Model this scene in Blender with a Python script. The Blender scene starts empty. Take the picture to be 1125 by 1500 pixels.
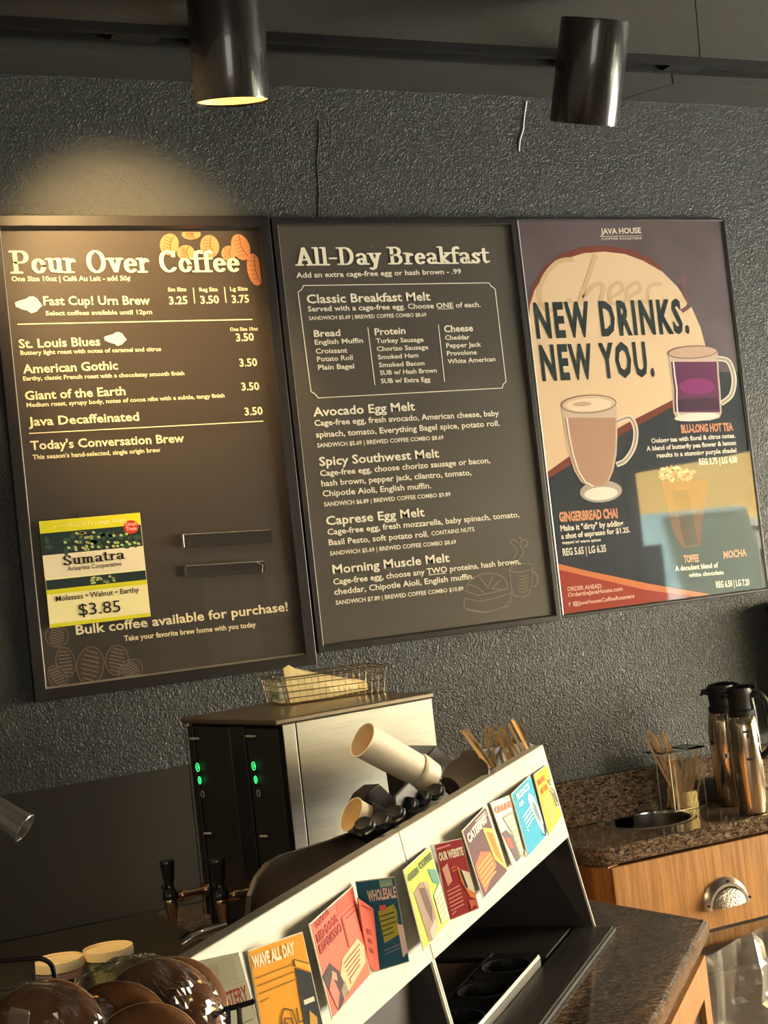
import bpy, bmesh, math, random
from mathutils import Vector, Matrix
random.seed(7)
V = Vector
sc = bpy.context.scene
COL = sc.collection
# ------------------------------------------------------------------ camera
# The layout is written in units of 0.8 m around the lens; W2 turns it into metres.
K = 1.25
EYE = V((0.0, -2.8, 1.5))
def W2(p): return V((p[0]*K, p[1]*K, (p[2]-1.5)*K + 1.647))
AZ, PI_, RO = math.radians(64.8165), math.radians(2.4277), math.radians(-6.354)
FW = V((math.cos(AZ)*math.cos(PI_), math.sin(AZ)*math.cos(PI_), math.sin(PI_)))
_R = V((math.sin(AZ), -math.cos(AZ), 0)); _U = _R.cross(FW)
RT = _R*math.cos(RO) + _U*math.sin(RO)
UP = -_R*math.sin(RO) + _U*math.cos(RO)
FPX = 2166.0
cam = bpy.data.cameras.new('camera'); cam.sensor_fit = 'VERTICAL'; cam.sensor_height = 36.0
cam.lens = FPX/1500*36; cam.clip_start = 0.05
camo = bpy.data.objects.new('camera', cam); COL.objects.link(camo); sc.camera = camo
M = Matrix((RT, UP, -FW)).transposed().to_4x4(); M.translation = W2(EYE); camo.matrix_world = M
# ------------------------------------------------------------------ world, daylight, exposure
sc.view_settings.view_transform = 'Standard'; sc.view_settings.look = 'None'
sc.view_settings.exposure = 0.0; sc.view_settings.gamma = 1.0; sc.view_settings.use_curve_mapping = False
world = bpy.data.worlds.new('sky'); sc.world = world; world.use_nodes = True
wn = world.node_tree.nodes['Background']; wn.inputs[0].default_value = (0.75, 0.86, 1.0, 1); wn.inputs[1].default_value = 3.0
sc.cycles.transparent_max_bounces = 24
def area(name, loc, target, sx, sy, power, color, spread=180):
    l = bpy.data.lights.new(name, 'AREA'); l.shape = 'RECTANGLE'; l.size = sx*K; l.size_y = sy*K
    l.energy = power; l.color = color; l.spread = math.radians(spread)
    o = bpy.data.objects.new(name, l); COL.objects.link(o); o.location = W2(loc)
    o.rotation_euler = (W2(target)-W2(loc)).to_track_quat('-Z', 'Y').to_euler(); return o
def spot(name, loc, target, power, color, ang, blend, rad=.03):
    l = bpy.data.lights.new(name, 'SPOT'); l.energy = power; l.color = color
    l.spot_size = math.radians(ang); l.spot_blend = blend; l.shadow_soft_size = rad*K
    o = bpy.data.objects.new(name, l); COL.objects.link(o); o.location = W2(loc)
    o.rotation_euler = (W2(target)-W2(loc)).to_track_quat('-Z', 'Y').to_euler(); return o
sun = bpy.data.lights.new('sun', 'SUN'); sun.energy = 125.0; sun.angle = math.radians(0.6); sun.color = (1, .93, .8)
suno = bpy.data.objects.new('sun', sun); COL.objects.link(suno); suno.location = (0, 0, 12)
suno.rotation_euler = V((.62, .25, -.74)).to_track_quat('-Z', 'Y').to_euler()
# daylight through the big side window (sky light from over the street)
area('window_daylight', (4.95, -1.25, 1.25), (1.2, -1.05, 1.40), 2.1, 1.35, 455, (1.0, .93, .80))
# added soft fill behind the photographer, to the left; no window there
area('front_left_fill', (-1.1, -6.3, 1.55), (1.1, 0, 1.45), 2.4, 1.7, 105, (1.0, .92, .78))
# track lamp just left of the frame, washing the coffee board
spot('track_lamp_light', (.72, -.60, 2.53), (.83, 0, 2.10), 170, (1.0, .64, .27), 52, .85)
spot('track_lamp_light', (-.15, -1.0, 2.49), (.62, -.75, 1.10), 115, (1.0, .70, .36), 58, .8)
# ------------------------------------------------------------------ pixel helpers (rays from the lens onto real planes)
def ray(x, y): return FW + RT*((x-562.5)/FPX) - UP*((y-750)/FPX)
def hit(x, y, p0, n):
    d = ray(x, y); n = V(n); return EYE + d*((V(p0)-EYE).dot(n)/d.dot(n))
def wl(y0): return lambda x, y: hit(x, y, (0, y0, 0), (0, 1, 0))
def hz(z0): return lambda x, y: hit(x, y, (0, 0, z0), (0, 0, 1))
q2 = math.sqrt(.5)
def ST(s, t, z): return V(((s+t)*q2, (s-t)*q2, z))
def tp(t0): return lambda x, y: hit(x, y, ST(0, t0, 0), ST(0, 1, 0))
def dd(x, y, d): return EYE + ray(x, y)*d
# ------------------------------------------------------------------ materials
def nt(name):
    m = bpy.data.materials.new(name); m.use_nodes = True
    return m, m.node_tree.nodes, m.node_tree.links, m.node_tree.nodes['Principled BSDF']
def mat(name, col, rough=.5, metal=0, spec=None, coat=0, bump=0, bscale=60, var=0, vscale=8, emit=0, stretch=None, trans=0, dist=0, col2=None):
    m, N, L, b = nt(name)
    c4 = (*col, 1); b.inputs['Base Color'].default_value = c4; b.inputs['Roughness'].default_value = rough
    b.inputs['Metallic'].default_value = metal; b.inputs['Coat Weight'].default_value = coat; b.inputs['Coat Roughness'].default_value = .05
    if spec is not None: b.inputs['Specular IOR Level'].default_value = spec
    if trans: b.inputs['Transmission Weight'].default_value = trans
    if emit: b.inputs['Emission Color'].default_value = c4; b.inputs['Emission Strength'].default_value = emit
    if bump or var:
        tc = N.new('ShaderNodeTexCoord'); mp = N.new('ShaderNodeMapping'); L.new(tc.outputs['Object'], mp.inputs[0])
        if stretch: mp.inputs['Scale'].default_value = stretch
    if var:
        n = N.new('ShaderNodeTexNoise'); n.inputs['Scale'].default_value = vscale; n.inputs['Detail'].default_value = 5
        L.new(mp.outputs[0], n.inputs['Vector'])
        r = N.new('ShaderNodeValToRGB'); r.color_ramp.elements[0].position = .3; r.color_ramp.elements[1].position = .7
        a = col2 or tuple(max(0, c*(1-var)) for c in col)
        r.color_ramp.elements[0].color = (*a, 1); r.color_ramp.elements[1].color = (*[min(1, c*(1+(0 if col2 else var))) for c in col], 1)
        L.new(n.outputs[0], r.inputs[0]); L.new(r.outputs[0], b.inputs['Base Color'])
    if bump:
        n = N.new('ShaderNodeTexNoise'); n.inputs['Scale'].default_value = bscale; n.inputs['Detail'].default_value = 3
        n.inputs['Distortion'].default_value = dist; L.new(mp.outputs[0], n.inputs['Vector'])
        bp = N.new('ShaderNodeBump'); bp.inputs['Strength'].default_value = bump; bp.inputs['Distance'].default_value = .01
        L.new(n.outputs[0], bp.inputs['Height']); L.new(bp.outputs[0], b.inputs['Normal'])
    return m
def film(name, tint=(1, 1, 1), rough=.02, refl=1.0, haze=0, hazecol=(.8, .8, .8)):
    """clear sheet: lets light through, reflects by Fresnel, plus a little haze"""
    m, N, L, b = nt(name); out = N['Material Output']; N.remove(b)
    t = N.new('ShaderNodeBsdfTransparent'); t.inputs[0].default_value = (*tint, 1)
    g = N.new('ShaderNodeBsdfGlossy'); g.inputs['Roughness'].default_value = rough
    fr = N.new('ShaderNodeFresnel'); ge = N.new('ShaderNodeNewGeometry'); mr = N.new('ShaderNodeMapRange')   # same IOR from both sides of a thin sheet
    mr.inputs['To Min'].default_value = 1.45; mr.inputs['To Max'].default_value = 1/1.45; L.new(ge.outputs['Backfacing'], mr.inputs['Value']); L.new(mr.outputs[0], fr.inputs[0])
    mu = N.new('ShaderNodeMath'); mu.operation = 'MULTIPLY'; mu.inputs[1].default_value = refl; mu.use_clamp = True
    L.new(fr.outputs[0], mu.inputs[0]); mx = N.new('ShaderNodeMixShader'); L.new(mu.outputs[0], mx.inputs[0])
    if haze:
        d = N.new('ShaderNodeBsdfDiffuse'); d.inputs[0].default_value = (*hazecol, 1)
        m2 = N.new('ShaderNodeMixShader'); m2.inputs[0].default_value = haze
        L.new(t.outputs[0], m2.inputs[1]); L.new(d.outputs[0], m2.inputs[2]); L.new(m2.outputs[0], mx.inputs[1])
    else: L.new(t.outputs[0], mx.inputs[1])
    L.new(g.outputs[0], mx.inputs[2]); L.new(mx.outputs[0], out.inputs[0]); return m
def granite(name):
    m, N, L, b = nt(name); tc = N.new('ShaderNodeTexCoord'); mp = N.new('ShaderNodeMapping'); mp.inputs['Scale'].default_value = (.55, 1.25, 1.1); mp.inputs['Rotation'].default_value = (0, 0, math.radians(25))
    L.new(tc.outputs['Object'], mp.inputs[0])
    n = N.new('ShaderNodeTexNoise'); n.inputs['Scale'].default_value = 125; n.inputs['Detail'].default_value = 4; n.inputs['Distortion'].default_value = 1.2
    n.inputs['Roughness'].default_value = .62
    L.new(mp.outputs[0], n.inputs['Vector']); r = N.new('ShaderNodeValToRGB'); e = r.color_ramp.elements
    e[0].position = .36; e[0].color = (.012, .010, .010, 1); e[1].position = .52; e[1].color = (.100, .070, .048, 1)
    k = e.new(.66); k.color = (.235, .175, .13, 1); k = e.new(.43); k.color = (.046, .032, .024, 1)
    L.new(n.outputs[0], r.inputs[0]); L.new(r.outputs[0], b.inputs['Base Color']); b.inputs['Roughness'].default_value = .10; b.inputs['Specular IOR Level'].default_value = .26
    return m
def oak(name, horiz=False):
    m, N, L, b = nt(name); tc = N.new('ShaderNodeTexCoord'); mp = N.new('ShaderNodeMapping')
    mp.inputs['Scale'].default_value = (70, 70, 3.2); L.new(tc.outputs['Object'], mp.inputs[0])
    n = N.new('ShaderNodeTexNoise'); n.inputs['Scale'].default_value = 1.6; n.inputs['Detail'].default_value = 6
    L.new(mp.outputs[0], n.inputs['Vector']); r = N.new('ShaderNodeValToRGB'); e = r.color_ramp.elements
    e[0].position = .33; e[0].color = (.26, .115, .030, 1); e[1].position = .62; e[1].color = (.43, .215, .070, 1)
    L.new(n.outputs[0], r.inputs[0]); L.new(r.outputs[0], b.inputs['Base Color']); b.inputs['Roughness'].default_value = .38
    return m
def wallpaint(name):
    m, N, L, b = nt(name); b.inputs['Base Color'].default_value = (.040, .045, .043, 1); b.inputs['Roughness'].default_value = .46; b.inputs['Specular IOR Level'].default_value = .34
    tc = N.new('ShaderNodeTexCoord'); n = N.new('ShaderNodeTexNoise'); n.inputs['Scale'].default_value = 105
    n.inputs['Detail'].default_value = 2.5; n.inputs['Distortion'].default_value = 1.4; n.inputs['Roughness'].default_value = .45
    L.new(tc.outputs['Object'], n.inputs['Vector'])
    bp = N.new('ShaderNodeBump'); bp.inputs['Strength'].default_value = .52; bp.inputs['Distance'].default_value = .012
    L.new(n.outputs[0], bp.inputs['Height']); L.new(bp.outputs[0], b.inputs['Normal']); return m
MT = dict(
 wall=wallpaint('textured_charcoal_paint'), granite=granite('speckled_brown_granite'), oak=oak('honey_oak'),
 ceil=mat('dark_ceiling_paint', (.055, .054, .048), .6, bump=.12, bscale=40), trim=mat('dark_trim_paint', (.042, .044, .040), .5, bump=.05, bscale=30),
 farwall=mat('beige_wall_paint', (.42, .36, .29), .8), floor=mat('brown_floor', (.16, .12, .09), .4, var=.3, vscale=3),
 dwood=mat('brown_door_wood', (.16, .07, .03), .4, var=.3, vscale=4, stretch=(8, 8, 1)),
 black=mat('black_satin', (.012, .012, .012), .5, spec=.3), gloss=mat('black_gloss', (.010, .010, .011), .12, coat=.6),
 lamp=mat('black_lamp_shell', (.014, .014, .014), .24, metal=0, coat=.5), frame=mat('black_frame', (.010, .008, .008), .38),
 lip=mat('silver_lip', (.62, .58, .50), .35, metal=.7),
 steel=mat('brushed_steel', (.22, .212, .19), .36, metal=1, bump=.03, bscale=12, stretch=(1, 1, 14), var=.08, vscale=6),
 panel=mat('satin_steel_panel', (.43, .425, .375), .60, metal=.12, spec=.3, var=.09, vscale=5, stretch=(1.5, 1.5, 9)),
 chrome=mat('chrome', (.75, .73, .70), .10, metal=1), copper=mat('warm_chrome', (.80, .60, .42), .14, metal=1),
 urn=mat('polished_steel', (.60, .50, .38), .17, metal=1),
 dark=mat('dark_laminate', (.022, .019, .016), .42), darkb=mat('dark_brown_board', (.017, .014, .009), .8, var=.15, vscale=3),
 tray=mat('black_tray', (.02, .02, .02), .22, coat=.3), brown=mat('brown_shelf', (.09, .065, .042), .3),
 hole=mat('dark_cavity', (.006, .006, .006), .6),
 glass=film('frame_glass', refl=1.1), acry=film('clear_acrylic', (.95, .97, .95), .02, 2.6, .02),
 bag=film('clear_plastic_bag', (.95, .93, .90), .10, 2.6, .0, (.8, .75, .7)), liner=film('plastic_liner', (.78, .77, .76), .26, 1.9, .45, (.27, .26, .25)),
 clearcup=film('clear_cup', (.80, .80, .78), .08, 2.6, .08, (.6, .6, .6)),
 kraft=mat('cream_paper', (.80, .68, .47), .6), cup=mat('white_paper_cup', (.82, .74, .58), .5), cupin=mat('cup_inside', (.86, .68, .38), .55),
 lid=mat('cream_lid', (.90, .70, .36), .45), stick=mat('birch_stick', (.60, .38, .18), .6, var=.15, vscale=20),
 wire=mat('gold_wire', (.58, .46, .28), .28, metal=1), bwire=mat('black_wire', (.012, .010, .010), .2, coat=.5),
 bun=mat('brown_bun', (.15, .062, .022), .8, spec=.15, var=.5, vscale=14, bump=.2, bscale=30), crust=mat('tan_crust', (.42, .22, .09), .6), napkin=mat('pale_yellow_napkin', (.88, .76, .42), .8, bump=.1, bscale=20),
 packet=mat('white_packet', (.70, .76, .60), .6), green=mat('green_print', (.10, .28, .12), .6),
 led=mat('green_led', (.05, 1.0, .25), .4, emit=1.3), glow=mat('lamp_reflector', (1.0, .62, .16), .4, emit=1.7),
 brushed=mat('cast_pewter', (.30, .285, .26), .36, metal=1, bump=.6, bscale=220), pewter=mat('pewter', (.40, .38, .35), .28, metal=1),
 white=mat('white_plastic', (.75, .75, .72), .5), void=mat('cabinet_inside', (.02, .014, .01), .7), doorglass=mat('smoked_door_panel', (.035, .016, .010), .3),
 asph=mat('grey_paving', (.34, .36, .33), .9, var=.2, vscale=.6), ochre=mat('ochre_render', (.78, .52, .14), .9, var=.06, vscale=.7), cyan=mat('pale_blue_paint', (.50, .80, .86), .5),
 vinyl=mat('white_sign_board', (.8, .8, .74), .7), strip=mat('grey_metal_strip', (.055, .052, .048), .3, metal=.3),
)
_pc = {}
def ink(col, rough=.65):
    k = (tuple(round(c, 3) for c in col), rough)
    if k not in _pc: _pc[k] = mat('print_%02d' % len(_pc), col, rough, spec=.2)
    return _pc[k]
def hexc(h):
    return tuple(((int(h[i:i+2], 16)/255)**2.2) for i in (0, 2, 4))
# ------------------------------------------------------------------ mesh builder (layout units in, metres out)
class MB:
    def __init__(s): s.v = []; s.f = []; s.m = []; s.mats = []; s.cur = 0
    def use(s, m):
        if m not in s.mats: s.mats.append(m)
        s.cur = s.mats.index(m); return s
    def face(s, pts):
        i = len(s.v); s.v += [V(p) for p in pts]; s.f.append(tuple(range(i, i+len(pts)))); s.m.append(s.cur)
    def mesh(s, vs, fs):
        i = len(s.v); s.v += [V(p) for p in vs]; s.f += [tuple(i+j for j in f) for f in fs]; s.m += [s.cur]*len(fs)
    def box(s, a, b):
        x0, y0, z0 = a; x1, y1, z1 = b
        s.mesh([(x0,y0,z0),(x1,y0,z0),(x1,y1,z0),(x0,y1,z0),(x0,y0,z1),(x1,y0,z1),(x1,y1,z1),(x0,y1,z1)],
               [(3,2,1,0),(4,5,6,7),(0,1,5,4),(1,2,6,5),(2,3,7,6),(3,0,4,7)]); return s
    def boxf(s, F, a, b):
        """box in a frame F(x,y,z)->point"""
        x0, y0, z0 = a; x1, y1, z1 = b
        s.mesh([F(*p) for p in [(x0,y0,z0),(x1,y0,z0),(x1,y1,z0),(x0,y1,z0),(x0,y0,z1),(x1,y0,z1),(x1,y1,z1),(x0,y1,z1)]],
               [(3,2,1,0),(4,5,6,7),(0,1,5,4),(1,2,6,5),(2,3,7,6),(3,0,4,7)]); return s
    def prism(s, poly, d):
        """poly: 3D outline, d: extrusion vector"""
        n = len(poly); d = V(d); a = [V(p) for p in poly]; b = [p+d for p in a]
        s.mesh(a+b, [tuple(range(n-1, -1, -1)), tuple(range(n, 2*n))] + [(i, (i+1) % n, n+(i+1) % n, n+i) for i in range(n)]); return s
    def lathe(s, prof, o, ax=(0, 0, 1), n=24, a0=0, a1=2*math.pi, cap=True):
        """prof: list of (radius, height) along axis"""
        ax = V(ax).normalized(); u = ax.orthogonal().normalized(); w = ax.cross(u); o = V(o)
        full = abs(a1-a0-2*math.pi) < 1e-6; k = n if full else n+1
        vs = []
        for r, h in prof:
            for i in range(k):
                t = a0+(a1-a0)*i/n; vs.append(o+ax*h+(u*math.cos(t)+w*math.sin(t))*r)
        fs = []
        for j in range(len(prof)-1):
            for i in range(n if full else n):
                i2 = (i+1) % k if full else i+1
                fs.append((j*k+i, j*k+i2, (j+1)*k+i2, (j+1)*k+i))
        if cap and full:
            if prof[0][0] > 1e-6: fs.append(tuple(range(k-1, -1, -1)))
            if prof[-1][0] > 1e-6: fs.append(tuple((len(prof)-1)*k+i for i in range(k)))
        s.mesh(vs, fs); return s
    def tube(s, pts, r, n=6, closed=False):
        pts = [V(p) for p in pts]; m = len(pts); rings = []
        for i, p in enumerate(pts):
            if closed: t = pts[(i+1) % m]-pts[i-1]
            else: t = pts[min(i+1, m-1)]-pts[max(i-1, 0)]
            t.normalize(); ref = V((0, 0, 1)) if abs(t.z) < .9 else V((1, 0, 0))
            u = t.cross(ref).normalized(); w = t.cross(u)
            rr = r[i] if isinstance(r, (list, tuple)) else r
            rings.append([p+(u*math.cos(2*math.pi*k/n)+w*math.sin(2*math.pi*k/n))*rr for k in range(n)])
        vs = [p for rg in rings for p in rg]; fs = []
        for j in range(m if closed else m-1):
            j2 = (j+1) % m
            for k in range(n): fs.append((j*n+k, j*n+(k+1) % n, j2*n+(k+1) % n, j2*n+k))
        if not closed: fs += [tuple(range(n-1, -1, -1)), tuple((m-1)*n+k for k in range(n))]
        s.mesh(vs, fs); return s
    def build(s, name, m=None, parent=None, smooth=False, loc=None, kind=None, bevel=0):
        if loc is None and parent is None:
            xs = [p.x for p in s.v]; ys = [p.y for p in s.v]; loc = V(((min(xs)+max(xs))/2, (min(ys)+max(ys))/2, min(p.z for p in s.v)))
        o0 = W2(loc) if parent is None else V(parent['_o'])
        me = bpy.data.meshes.new(name); me.from_pydata([tuple(W2(p)-o0) for p in s.v], [], s.f)
        for x in (s.mats or [m or MT['black']]): me.materials.append(x)
        if s.mats:
            for p, k in zip(me.polygons, s.m): p.material_index = k
        bm = bmesh.new(); bm.from_mesh(me)
        if smooth or bevel: bmesh.ops.remove_doubles(bm, verts=bm.verts, dist=1e-5)
        if bevel:
            bmesh.ops.bevel(bm, geom=[e for e in bm.edges if len(e.link_faces) == 2 and e.calc_face_angle(0) > .6], offset=bevel*K, segments=2, affect='EDGES', profile=.5)
        bmesh.ops.recalc_face_normals(bm, faces=bm.faces); bm.to_mesh(me); bm.free()
        if smooth:
            me.shade_smooth() if hasattr(me, 'shade_smooth') else None
            try: me.set_sharp_from_angle(angle=math.radians(38))
            except Exception: pass
        o = bpy.data.objects.new(name, me); COL.objects.link(o)
        if parent is None: o.location = o0
        else: o.parent = parent
        o['_o'] = tuple(o0)
        if kind: o['kind'] = kind
        return o
def root(name, loc, label, cat, group=None):
    o = bpy.data.objects.new(name, None); COL.objects.link(o); o.location = W2(loc); o['_o'] = tuple(W2(loc)); o.empty_display_size = .05
    tag(o, label, cat, group); return o
def tag(o, label, cat, group=None):
    o['label'] = label; o['category'] = cat
    if group: o['group'] = group
    return o
def smoothpath(pts, n=6):
    out = []; P = [V(p) for p in pts]; P = [P[0]]+P+[P[-1]]
    for i in range(1, len(P)-2):
        for k in range(n):
            t = k/n; a, b, c, d = P[i-1:i+3]
            out.append(.5*((2*b)+(c-a)*t+(2*a-5*b+4*c-d)*t*t+(3*b-a-3*c+d)*t**3))
    out.append(P[-2]); return out
# ------------------------------------------------------------------ lettering
_tx = {}
def textgeo(s, bold=.0, shear=0, spc=1):
    k = (s, bold, shear, spc)
    if k not in _tx:
        c = bpy.data.curves.new('t', 'FONT'); c.body = s; c.size = 1; c.resolution_u = 2; c.offset = bold; c.shear = shear; c.space_character = spc
        o = bpy.data.objects.new('t', c); COL.objects.link(o)
        dg = bpy.context.evaluated_depsgraph_get(); dg.update(); me = bpy.data.meshes.new_from_object(o.evaluated_get(dg))
        _tx[k] = ([v.co.copy() for v in me.vertices], [tuple(p.vertices) for p in me.polygons])
        bpy.data.objects.remove(o); bpy.data.curves.remove(c); bpy.data.meshes.remove(me)
    return _tx[k]
CAP = None
def put(mb, P, a, b, h, vs, fs, x0, x1, cap, off, up=None, st=False):
    """map flat geometry (x0..x1, 0..cap) onto plane P between pixels a,b with height h"""
    A = P(*a); B = P(*b)
    up = up or (-.112, -1)
    Uv = P(a[0]+up[0]*h, a[1]+up[1]*h)-A; X = B-A; n = X.cross(Uv).normalized()
    if n.dot(EYE-A) < 0: n = -n
    mb.mesh([A+X*((v[0]-x0)/(x1-x0))+Uv*(v[1]/cap)+n*(off+(v[2] if len(v) > 2 and st else 0)) for v in vs], fs)
def text(mb, P, s, a, b, h, bold=.012, off=.0008, up=None, shear=0, spc=1):
    global CAP
    if CAP is None: CAP = max(v.y for v in textgeo('H')[0])
    vs, fs = textgeo(s, bold, shear, spc)
    x0 = min(v.x for v in vs); x1 = max(v.x for v in vs); put(mb, P, a, b, h, vs, fs, x0, x1, CAP, off, up)
def arc(cx, cy, rx, ry, a0, a1, n=10): return [(cx+rx*math.cos(math.radians(a0+(a1-a0)*i/n)), cy+ry*math.sin(math.radians(a0+(a1-a0)*i/n))) for i in range(n+1)]
X_ = .66
GL = {
 'P': (.76, [[(.2,.05),(.2,.95)], [(.06,.95),(.4,.95)]+arc(.42,.71,.2,.24,90,-90)+[(.2,.47)], [(.05,.04),(.37,.04)]]),
 'o': (.60, [arc(.3,.32,.185,.28,0,360,14)]),
 'u': (.66, [[(.05,.62),(.17,.62),(.17,.2),(.24,.07),(.36,.07),(.46,.16)], [(.36,.62),(.48,.62),(.48,.05),(.6,.05)]]),
 'r': (.50, [[(.04,.62),(.17,.62),(.17,.05)], [(.04,.04),(.31,.04)], [(.18,.40),(.25,.54),(.34,.6),(.40,.52)]]),
 'O': (.88, [arc(.43,.5,.29,.46,0,360,18)]),
 'v': (.60, [[(.02,.62),(.2,.62)], [(.12,.6),(.29,.06),(.46,.6)], [(.38,.62),(.56,.62)]]),
 'e': (.58, [arc(.3,.32,.185,.28,8,318,14), [(.12,.35),(.48,.35)]]),
 'C': (.80, [arc(.43,.5,.29,.46,48,318,16), [(.64,.92),(.64,.72)]]),
 'f': (.42, [[(.18,.05),(.18,.78),(.24,.92),(.36,.96),(.42,.88)], [(.03,.62),(.38,.62)], [(.05,.04),(.32,.04)]]),
 'A': (.80, [[(.14,.05),(.38,.95)], [(.38,.95),(.66,.05)], [(.24,.32),(.56,.32)], [(.02,.04),(.27,.04)], [(.52,.04),(.8,.04)]]),
 'l': (.36, [[(.04,.96),(.17,.96),(.17,.05)], [(.04,.04),(.31,.04)]]),
 '-': (.40, [[(.08,.38),(.32,.38)]]),
 'D': (.86, [[(.2,.05),(.2,.95)], [(.05,.95),(.38,.95)]+arc(.40,.5,.29,.45,90,-90,12)+[(.05,.05)]]),
 'a': (.62, [arc(.27,.19,.15,.15,0,360,10), [(.10,.50),(.18,.6),(.32,.61),(.44,.52),(.45,.06),(.58,.05)]]),
 'y': (.60, [[(.02,.62),(.2,.62)], [(.12,.6),(.31,.08)], [(.38,.62),(.56,.62)], [(.48,.6),(.27,-.16),(.16,-.24),(.08,-.18)]]),
 'B': (.78, [[(.2,.05),(.2,.95)], [(.05,.95),(.38,.95)]+arc(.40,.74,.18,.21,90,-90)+[(.2,.53)], [(.38,.53)]+arc(.42,.29,.2,.24,90,-90)+[(.05,.05)]]),
 'k': (.62, [[(.04,.96),(.17,.96),(.17,.05)], [(.04,.04),(.28,.04)], [(.52,.6),(.22,.3),(.5,.05)], [(.38,.62),(.58,.62)], [(.42,.04),(.62,.04)]]),
 's': (.50, [[(.40,.48),(.36,.58),(.22,.6),(.12,.5),(.2,.38),(.34,.28),(.38,.16),(.28,.05),(.14,.06),(.08,.18)]]),
 't': (.44, [[(.18,.84),(.18,.18),(.26,.06),(.38,.12)], [(.03,.62),(.38,.62)]]),
 'S': (.66, [[(.54,.74),(.48,.92),(.30,.96),(.15,.84),(.17,.64),(.40,.46),(.54,.34),(.52,.14),(.34,.04),(.18,.08),(.11,.26)]]),
 'm': (.92, [[(.04,.62),(.17,.62),(.17,.05)], [(.17,.48),(.27,.6),(.39,.58),(.44,.46),(.44,.05)], [(.44,.48),(.54,.6),(.66,.58),(.72,.46),(.72,.05)], [(.04,.04),(.3,.04)], [(.34,.04),(.55,.04)], [(.62,.04),(.86,.04)]]),
 ' ': (.34, []),
}
def hull2(a, b, rx, ry):
    pts = [(p[0]+rx*math.cos(t), p[1]+ry*math.sin(t)) for p in (a, b) for t in [2*math.pi*i/8+.39 for i in range(8)]]
    pts.sort(); h = []
    for seq in (pts, pts[::-1]):
        st = []
        for p in seq:
            while len(st) > 1 and (st[-1][0]-st[-2][0])*(p[1]-st[-2][1])-(st[-1][1]-st[-2][1])*(p[0]-st[-2][0]) <= 1e-9: st.pop()
            st.append(p)
        h += st[:-1]
    return h
def serif(mb, P, s, a, b, h, rx=.094, ry=.048, off=.0008, up=None):
    vs, fs = [], []; x = 0
    for ch in s:
        w, paths = GL[ch]
        for p in paths:
            for q, r in zip(p, p[1:]):
                hl = hull2((x+q[0], q[1]), (x+r[0], r[1]), rx, ry); i = len(vs); vs += [(*p_, 5e-5*(len(fs) % 13)) for p_ in hl]; fs.append(tuple(range(i, i+len(hl))))
        x += w
    put(mb, P, a, b, h, vs, fs, min(v[0] for v in vs), max(v[0] for v in vs), 1.0, off, up, True)
def poly(mb, P, pts, off=.0005):
    q = [P(*p) for p in pts]
    n = V((0, 0, 0))
    for i in range(1, len(q)-1): n += (q[i]-q[0]).cross(q[i+1]-q[0])
    n.normalize()
    if n.dot(EYE-q[0]) < 0: n = -n
    mb.face([p+n*off for p in q])
def line(mb, P, pts, w=1.2, off=.0007, closed=False):
    off0 = off
    if closed: pts = list(pts)+[pts[0]]
    for k_, (a, b) in enumerate(zip(pts, pts[1:])):
        off = off0+4e-5*(k_ % 5)
        dx, dy = b[0]-a[0], b[1]-a[1]; l = math.hypot(dx, dy) or 1; nx, ny = -dy/l*w/2, dx/l*w/2
        ex, ey = dx/l*w*.3, dy/l*w*.3
        poly(mb, P, [(a[0]-ex+nx, a[1]-ey+ny), (b[0]+ex+nx, b[1]+ey+ny), (b[0]+ex-nx, b[1]+ey-ny), (a[0]-ex-nx, a[1]-ey-ny)], off)
def ell(cx, cy, rx, ry, rot=0, n=20, a0=0, a1=360):
    r = math.radians(rot); c, s = math.cos(r), math.sin(r); out = []
    for i in range(n if a1-a0 >= 360 else n+1):
        t = math.radians(a0+(a1-a0)*i/n); x, y = rx*math.cos(t), ry*math.sin(t); out.append((cx+x*c-y*s, cy+x*s+y*c))
    return out
# ================================================================== SETTING
ZC = .912; ZF = 1.5-1.647/K; ZT = 2.56
def struct(mb, name, m, **k): return mb.build(name, m, kind='structure', **k)
struct(MB().box((-2.5, 0, ZF), (4.6, .1, ZT+.1)), 'wall_back', MT['wall'])
wb = bpy.data.objects['wall_back']
crack = MB()
crack.tube([wl(-.0005)(*p) for p in [(467,176),(467,205),(464,240),(467,280),(466,320)]], .0016, 5)
crack.build('plaster_ridge', MT['wall'], wb)
crack = MB(); crack.tube([wl(-.0005)(*p) for p in [(771,148),(768,168),(766,190),(761,206),(760,222)]], .0022, 5)
crack.build('plaster_ridge', MT['vinyl'], wb)['label'] = 'pale scuffed crack in the dark plaster'
struct(MB().box((-2.6, -6.5, ZF), (-2.5, .1, ZT)), 'wall_left', MT['farwall'])
struct(MB().box((-2.5, -6.6, ZF), (4.7, -6.5, ZT)), 'wall_front', MT['farwall'])
struct(MB().box((-2.6, -6.6, ZF-.1), (4.7, .1, ZF)), 'floor', MT['floor'])
# right wall with the big shop window
wr = MB(); wy0, wy1, wz0, wz1 = -3.95, -.35, .55, 1.90
wr.box((4.6, -6.6, ZF), (4.7, wy0, ZT)).box((4.6, wy1, ZF), (4.7, .1, ZT)).box((4.6, wy0, ZF), (4.7, wy1, wz0)).box((4.6, wy0, wz1), (4.7, wy1, ZT))
struct(wr, 'wall_right', MT['farwall'])
wf = MB()
for y in (wy0, -2.72, -1.55, wy1-.04): wf.box((4.61, y, wz0), (4.66, y+.05, wz1-.002))
wf.box((4.61, wy0, wz0), (4.66, wy1, wz0+.04))
w1 = struct(wf, 'window_1', MT['black'])
MB().box((4.634, wy0, wz0), (4.636, wy1, wz1-.004)).build('pane', MT['glass'], w1)
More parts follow.
